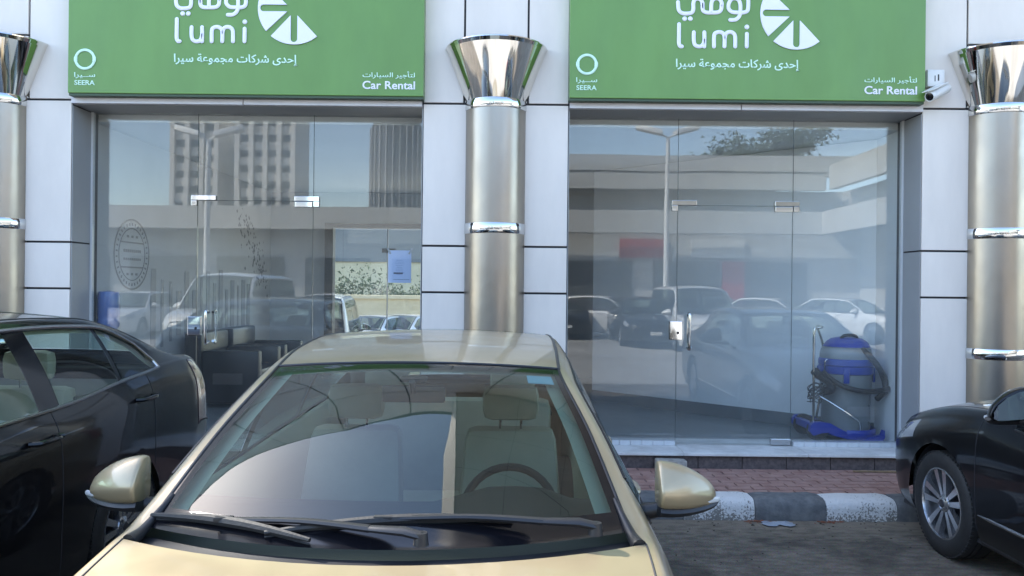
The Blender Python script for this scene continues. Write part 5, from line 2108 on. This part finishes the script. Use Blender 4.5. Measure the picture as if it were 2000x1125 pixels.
mk('roof_slab', MB().box(-42, -1.51, YM - 9, YM - 0.01, 4.9, 5.1), M_ARC2, arc, wloc=AL)
mk('shop_wall', MB().box(-42, 15.99, YM - 1.3, YM - 1.0, 0, 4.89), M_ARC2, arc, wloc=AL)
mk('wing_fascia', MB().box(13.7, 14.0, YM + 0.31, -2, 4.2, 5.2), M_ARC, arc, wloc=AL)
mk('wing_upper_fascia', MB().box(14.0, 14.3, YM + 0.31, -2, 6.2, 7.25), M_ARC, arc, wloc=AL)
mk('wing_parapet', MB().box(16.7, 17.0, YM - 2.6, -2, 7.2, 8.2), M_ARC2, arc, wloc=AL)
mk('wing_recess_wall', MB().box(15.3, 15.6, YM - 1.6, -2, 5.21, 6.3), M_ARC2, arc, wloc=AL)
mk('wing_deck', MB().box(14.01, 16.5, YM - 1.2, -2, 4.95, 5.15), M_ARC2, arc, wloc=AL)
mk('wing_roof', MB().box(14.31, 22, YM, -2, 7.0, 7.19), M_ARC2, arc, wloc=AL)
mk('wing_wall', MB().box(16.0, 16.3, YM - 1.3, -2, 0, 4.9), M_ARC2, arc, wloc=AL)
for i in range(14):
    x = -40 + i * 4.0
    mk('shop_window', MB().box(x - 1.5, x + 1.5, YM - 0.99, YM - 0.9, 0.3, 3.0), M_SHOPD, arc, wloc=AL)
for i, (x0, x1, m) in enumerate(((4.9, 7.1, M_REDS), (8.2, 10.6, M_WPL), (-1.5, 1.5, mat('blue_sign', (0.05, 0.09, 0.2), 0.5)))):
    mk('shop_fascia_board', MB().box(x0, x1, YM - 0.98, YM - 0.80, 3.15, 4.0), m, arc, wloc=AL)
mk('red_door_panel', MB().box(9.6, 10.6, YM - 0.89, YM - 0.8, 0.4, 3.0), M_REDS, arc, wloc=AL)

# towers far away
def tower(name, x0, x1, y, h, label, nx, nz):
    t = thing(name, ((x0 + x1) / 2, y, 0), label, 'tower block', 'tower blocks beyond the car park')
    wd = x1 - x0
    mt_ = mat('tower_concrete', (0.66, 0.64, 0.60), 0.8)
    mk('tower_body', MB().box(-wd / 2, wd / 2, -12, 0, 0, h), mt_, t)
    fw = wd / nx
    src = rib = None
    for i in range(nx):
        for k in range(nz):
            z = h - 3.2 - k * 3.4
            loc = (-wd / 2 + (i + .5) * fw, 0, z)
            if src is None:
                src = mk('window', MB().box(-fw * 0.30, fw * 0.30, 0.003, 0.05, -0.75, 0.75), M_SHOPD, t)
                src.location = loc
            else:
                inst(src, t, loc)
    for i in range(nx + 1):
        loc = (-wd / 2 + i * fw, 0, 0)
        if rib is None:
            rib = mk('rib', MB().box(-0.5, 0.5, 0.06, 0.8, 0, h + 0.8), mt_, t)
            rib.location = loc
        else:
            inst(rib, t, loc)
    return t


tower('tower_block', -73.5, -64, -150, 39, 'ribbed concrete tower, left of the pair mirrored in the left glass', 3, 11)
tower('tower_block', -59.5, -47.5, -150, 47, 'taller ribbed concrete tower, right of the pair mirrored in the left glass', 4, 13)
dt_ = thing('round_tower', (-25.5, -152, 0), 'dark rounded glass tower mirrored at the right of the left glass', 'tower')
mk('tower_body', MB().lathe([(5.6, 0), (5.6, 36), (5.0, 38.5), (3.0, 39.5), (0, 39.8)], n=40), mat('tower_glass', (0.07, 0.08, 0.09), 0.2), dt_, smooth=True)
for k in range(24):
    a = 2 * PI * k / 24
    o = mk('fin', MB().box(-0.08, 0.08, 5.6, 5.9, 0, 36), mat('fin_alu', (0.5, 0.5, 0.5), 0.4), dt_) if k == 0 else inst(finsrc, dt_)
    finsrc = o
    o.rotation_euler = (0, 0, a)

# street lamps
def lamp(x, y, label, h=8.4):
    t = thing('street_lamp', (x, y, 0), label, 'street lamp', 'car park lamps')
    ml = mat('lamp_grey', (0.78, 0.78, 0.76), 0.5)
    mk('pole', MB().tube([(0, 0, 0), (0, 0, h)], [0.12, 0.08], 12), ml, t, smooth=True)
    for s_, a in ((-1, 0.25), (1, -0.15)):
        hd_ = MB().tube([(0, 0, h - 0.02), (s_ * 0.35, 0.1, h + 0.12)], 0.035, 8)
        mk('arm', hd_, ml, t, smooth=True)
        b_ = MB().box(0.25, 1.3, -0.20, 0.20, -0.09, 0.11, 0.04)
        b_.xf(Matrix.Translation((0, 0.1, h + 0.08)) @ Matrix.Rotation(0 if s_ > 0 else PI, 4, 'Z') @ Matrix.Rotation(-0.28, 4, 'Y') @ Matrix.Rotation(a, 4, 'Z'))
        mk('lamp_head', b_, ml, t, smooth=True)
    return t


q = refl(1303, 400, 30)
lamp(q.x, q.y, 'twin headed street lamp mirrored in the right glass', 7.75)
q = refl(405, 450, 27)
lamp(q.x, q.y, 'twin headed street lamp mirrored in the left glass', 6.9)

# parked cars in the row behind the camera
def park(src, x, y, rz, label, swap=None, nm=None):
    c = copy_tree(src, None, swap)
    c.location = (x, y, 0)
    c.rotation_euler = (0, 0, rz)
    c['label'] = label
    c['group'] = 'cars parked across the car park'
    return c


black_swap = {M_WHITEC: M_BLACKC}
rowcars = [
    (van, refl(1365, 600, 22).x, -8.9, PI, 'white van facing the shops mirrored behind the right door', None, 0.86),
    (light, refl(1262, 600, 23).x, -10.0, PI, 'black sedan mirrored left of the white van', black_swap, 1.0),
    (light, refl(1185, 600, 26).x, -13.0, PI * 0.62, 'white sedan seen slantwise mirrored at the far left of the right glass', None, 1.0),
    (light, refl(1385, 560, 33).x, -18.0, PI, 'white sedan close to the arcade, mirrored above the white van', None, 1.0),
    (light, refl(1515, 575, 28).x, -14.2, PI * 0.75, 'white sedan mirrored near the right door seam', None, 1.0),
    (light, refl(1660, 580, 27).x, -13.2, PI * 0.8, 'white sedan mirrored at the right end of the right glass', None, 1.0),
    (light, refl(1100, 580, 27).x, -13.4, PI, 'black sedan parked across the car park opposite the middle pillar', black_swap, 1.0),
    (van, refl(455, 580, 19.5).x, -6.0, PI, 'white van mirrored in the left glass door', None, 0.95),
    (light, refl(640, 580, 25).x, -11.0, PI, 'white sedan mirrored in the right pane of the left glass', None, 1.0),
    (light, refl(760, 580, 25).x, -11.2, PI, 'black sedan mirrored beside the paper notice', black_swap, 1.0),
    (light, refl(270, 580, 25).x, -11.1, PI, 'white sedan mirrored near the left jamb of the left glass', None, 1.0),
]
for src, x, y, rz, lab, sw_, zsc in rowcars:
    c = park(src, x, y, rz, lab, sw_)
    c.scale = (1, 1, zsc)

# trees beyond the arcade roof
def tree(x, y, h, r, label, seed):
    rr = random.Random(seed)
    t = thing('tree', (x, y, 0), label, 'tree', 'trees beyond the arcade roof')
    mk('trunk', MB().tube([(0, 0, 0), (0.1, 0, h * 0.5), (0.0, 0.1, h * 0.75)], [0.22, 0.16, 0.08], 8).tube([(0.1, 0, h * 0.5), (r * .5, 0.2, h * 0.8)], [0.1, 0.03], 6).tube([(0.1, 0, h * 0.5), (-r * .5, -0.2, h * 0.8)], [0.1, 0.03], 6),
       mat('bark', (0.10, 0.075, 0.05), 0.9), t)
    m_ = MB()
    cl = [(rr.gauss(0, r * .45), rr.gauss(0, r * .4), h * 0.8 + rr.gauss(0, r * .25)) for _ in range(14)]
    for c in cl:
        for _ in range(120):
            p = Vector(c) + Vector((rr.gauss(0, 1), rr.gauss(0, 1), rr.gauss(0, .8))) * r * 0.2
            v1 = Vector((rr.gauss(0, 1), rr.gauss(0, 1), rr.gauss(0, 1))).normalized() * 0.16
            v2 = Vector((rr.gauss(0, 1), rr.gauss(0, 1), rr.gauss(0, 1))).normalized() * 0.16
            m_.add([p + v1, p + v2, p - v1], [(0, 1, 2)])
    mk('crown', m_, M_LEAF, t)


for i, (px, h) in enumerate(((1450, 12.2), (1500, 11.3), (1550, 13.4), (1400, 11.0))):
    q = refl(px, 300, 46)
    tree(q.x, q.y, h, 2.0, ['broad leafy tree mirrored right of the lamp', 'low tree mirrored near the door seam', 'tallest narrow tree mirrored above the right hinge fitting', 'small tree mirrored beside the lamp pole'][i], i + 5)
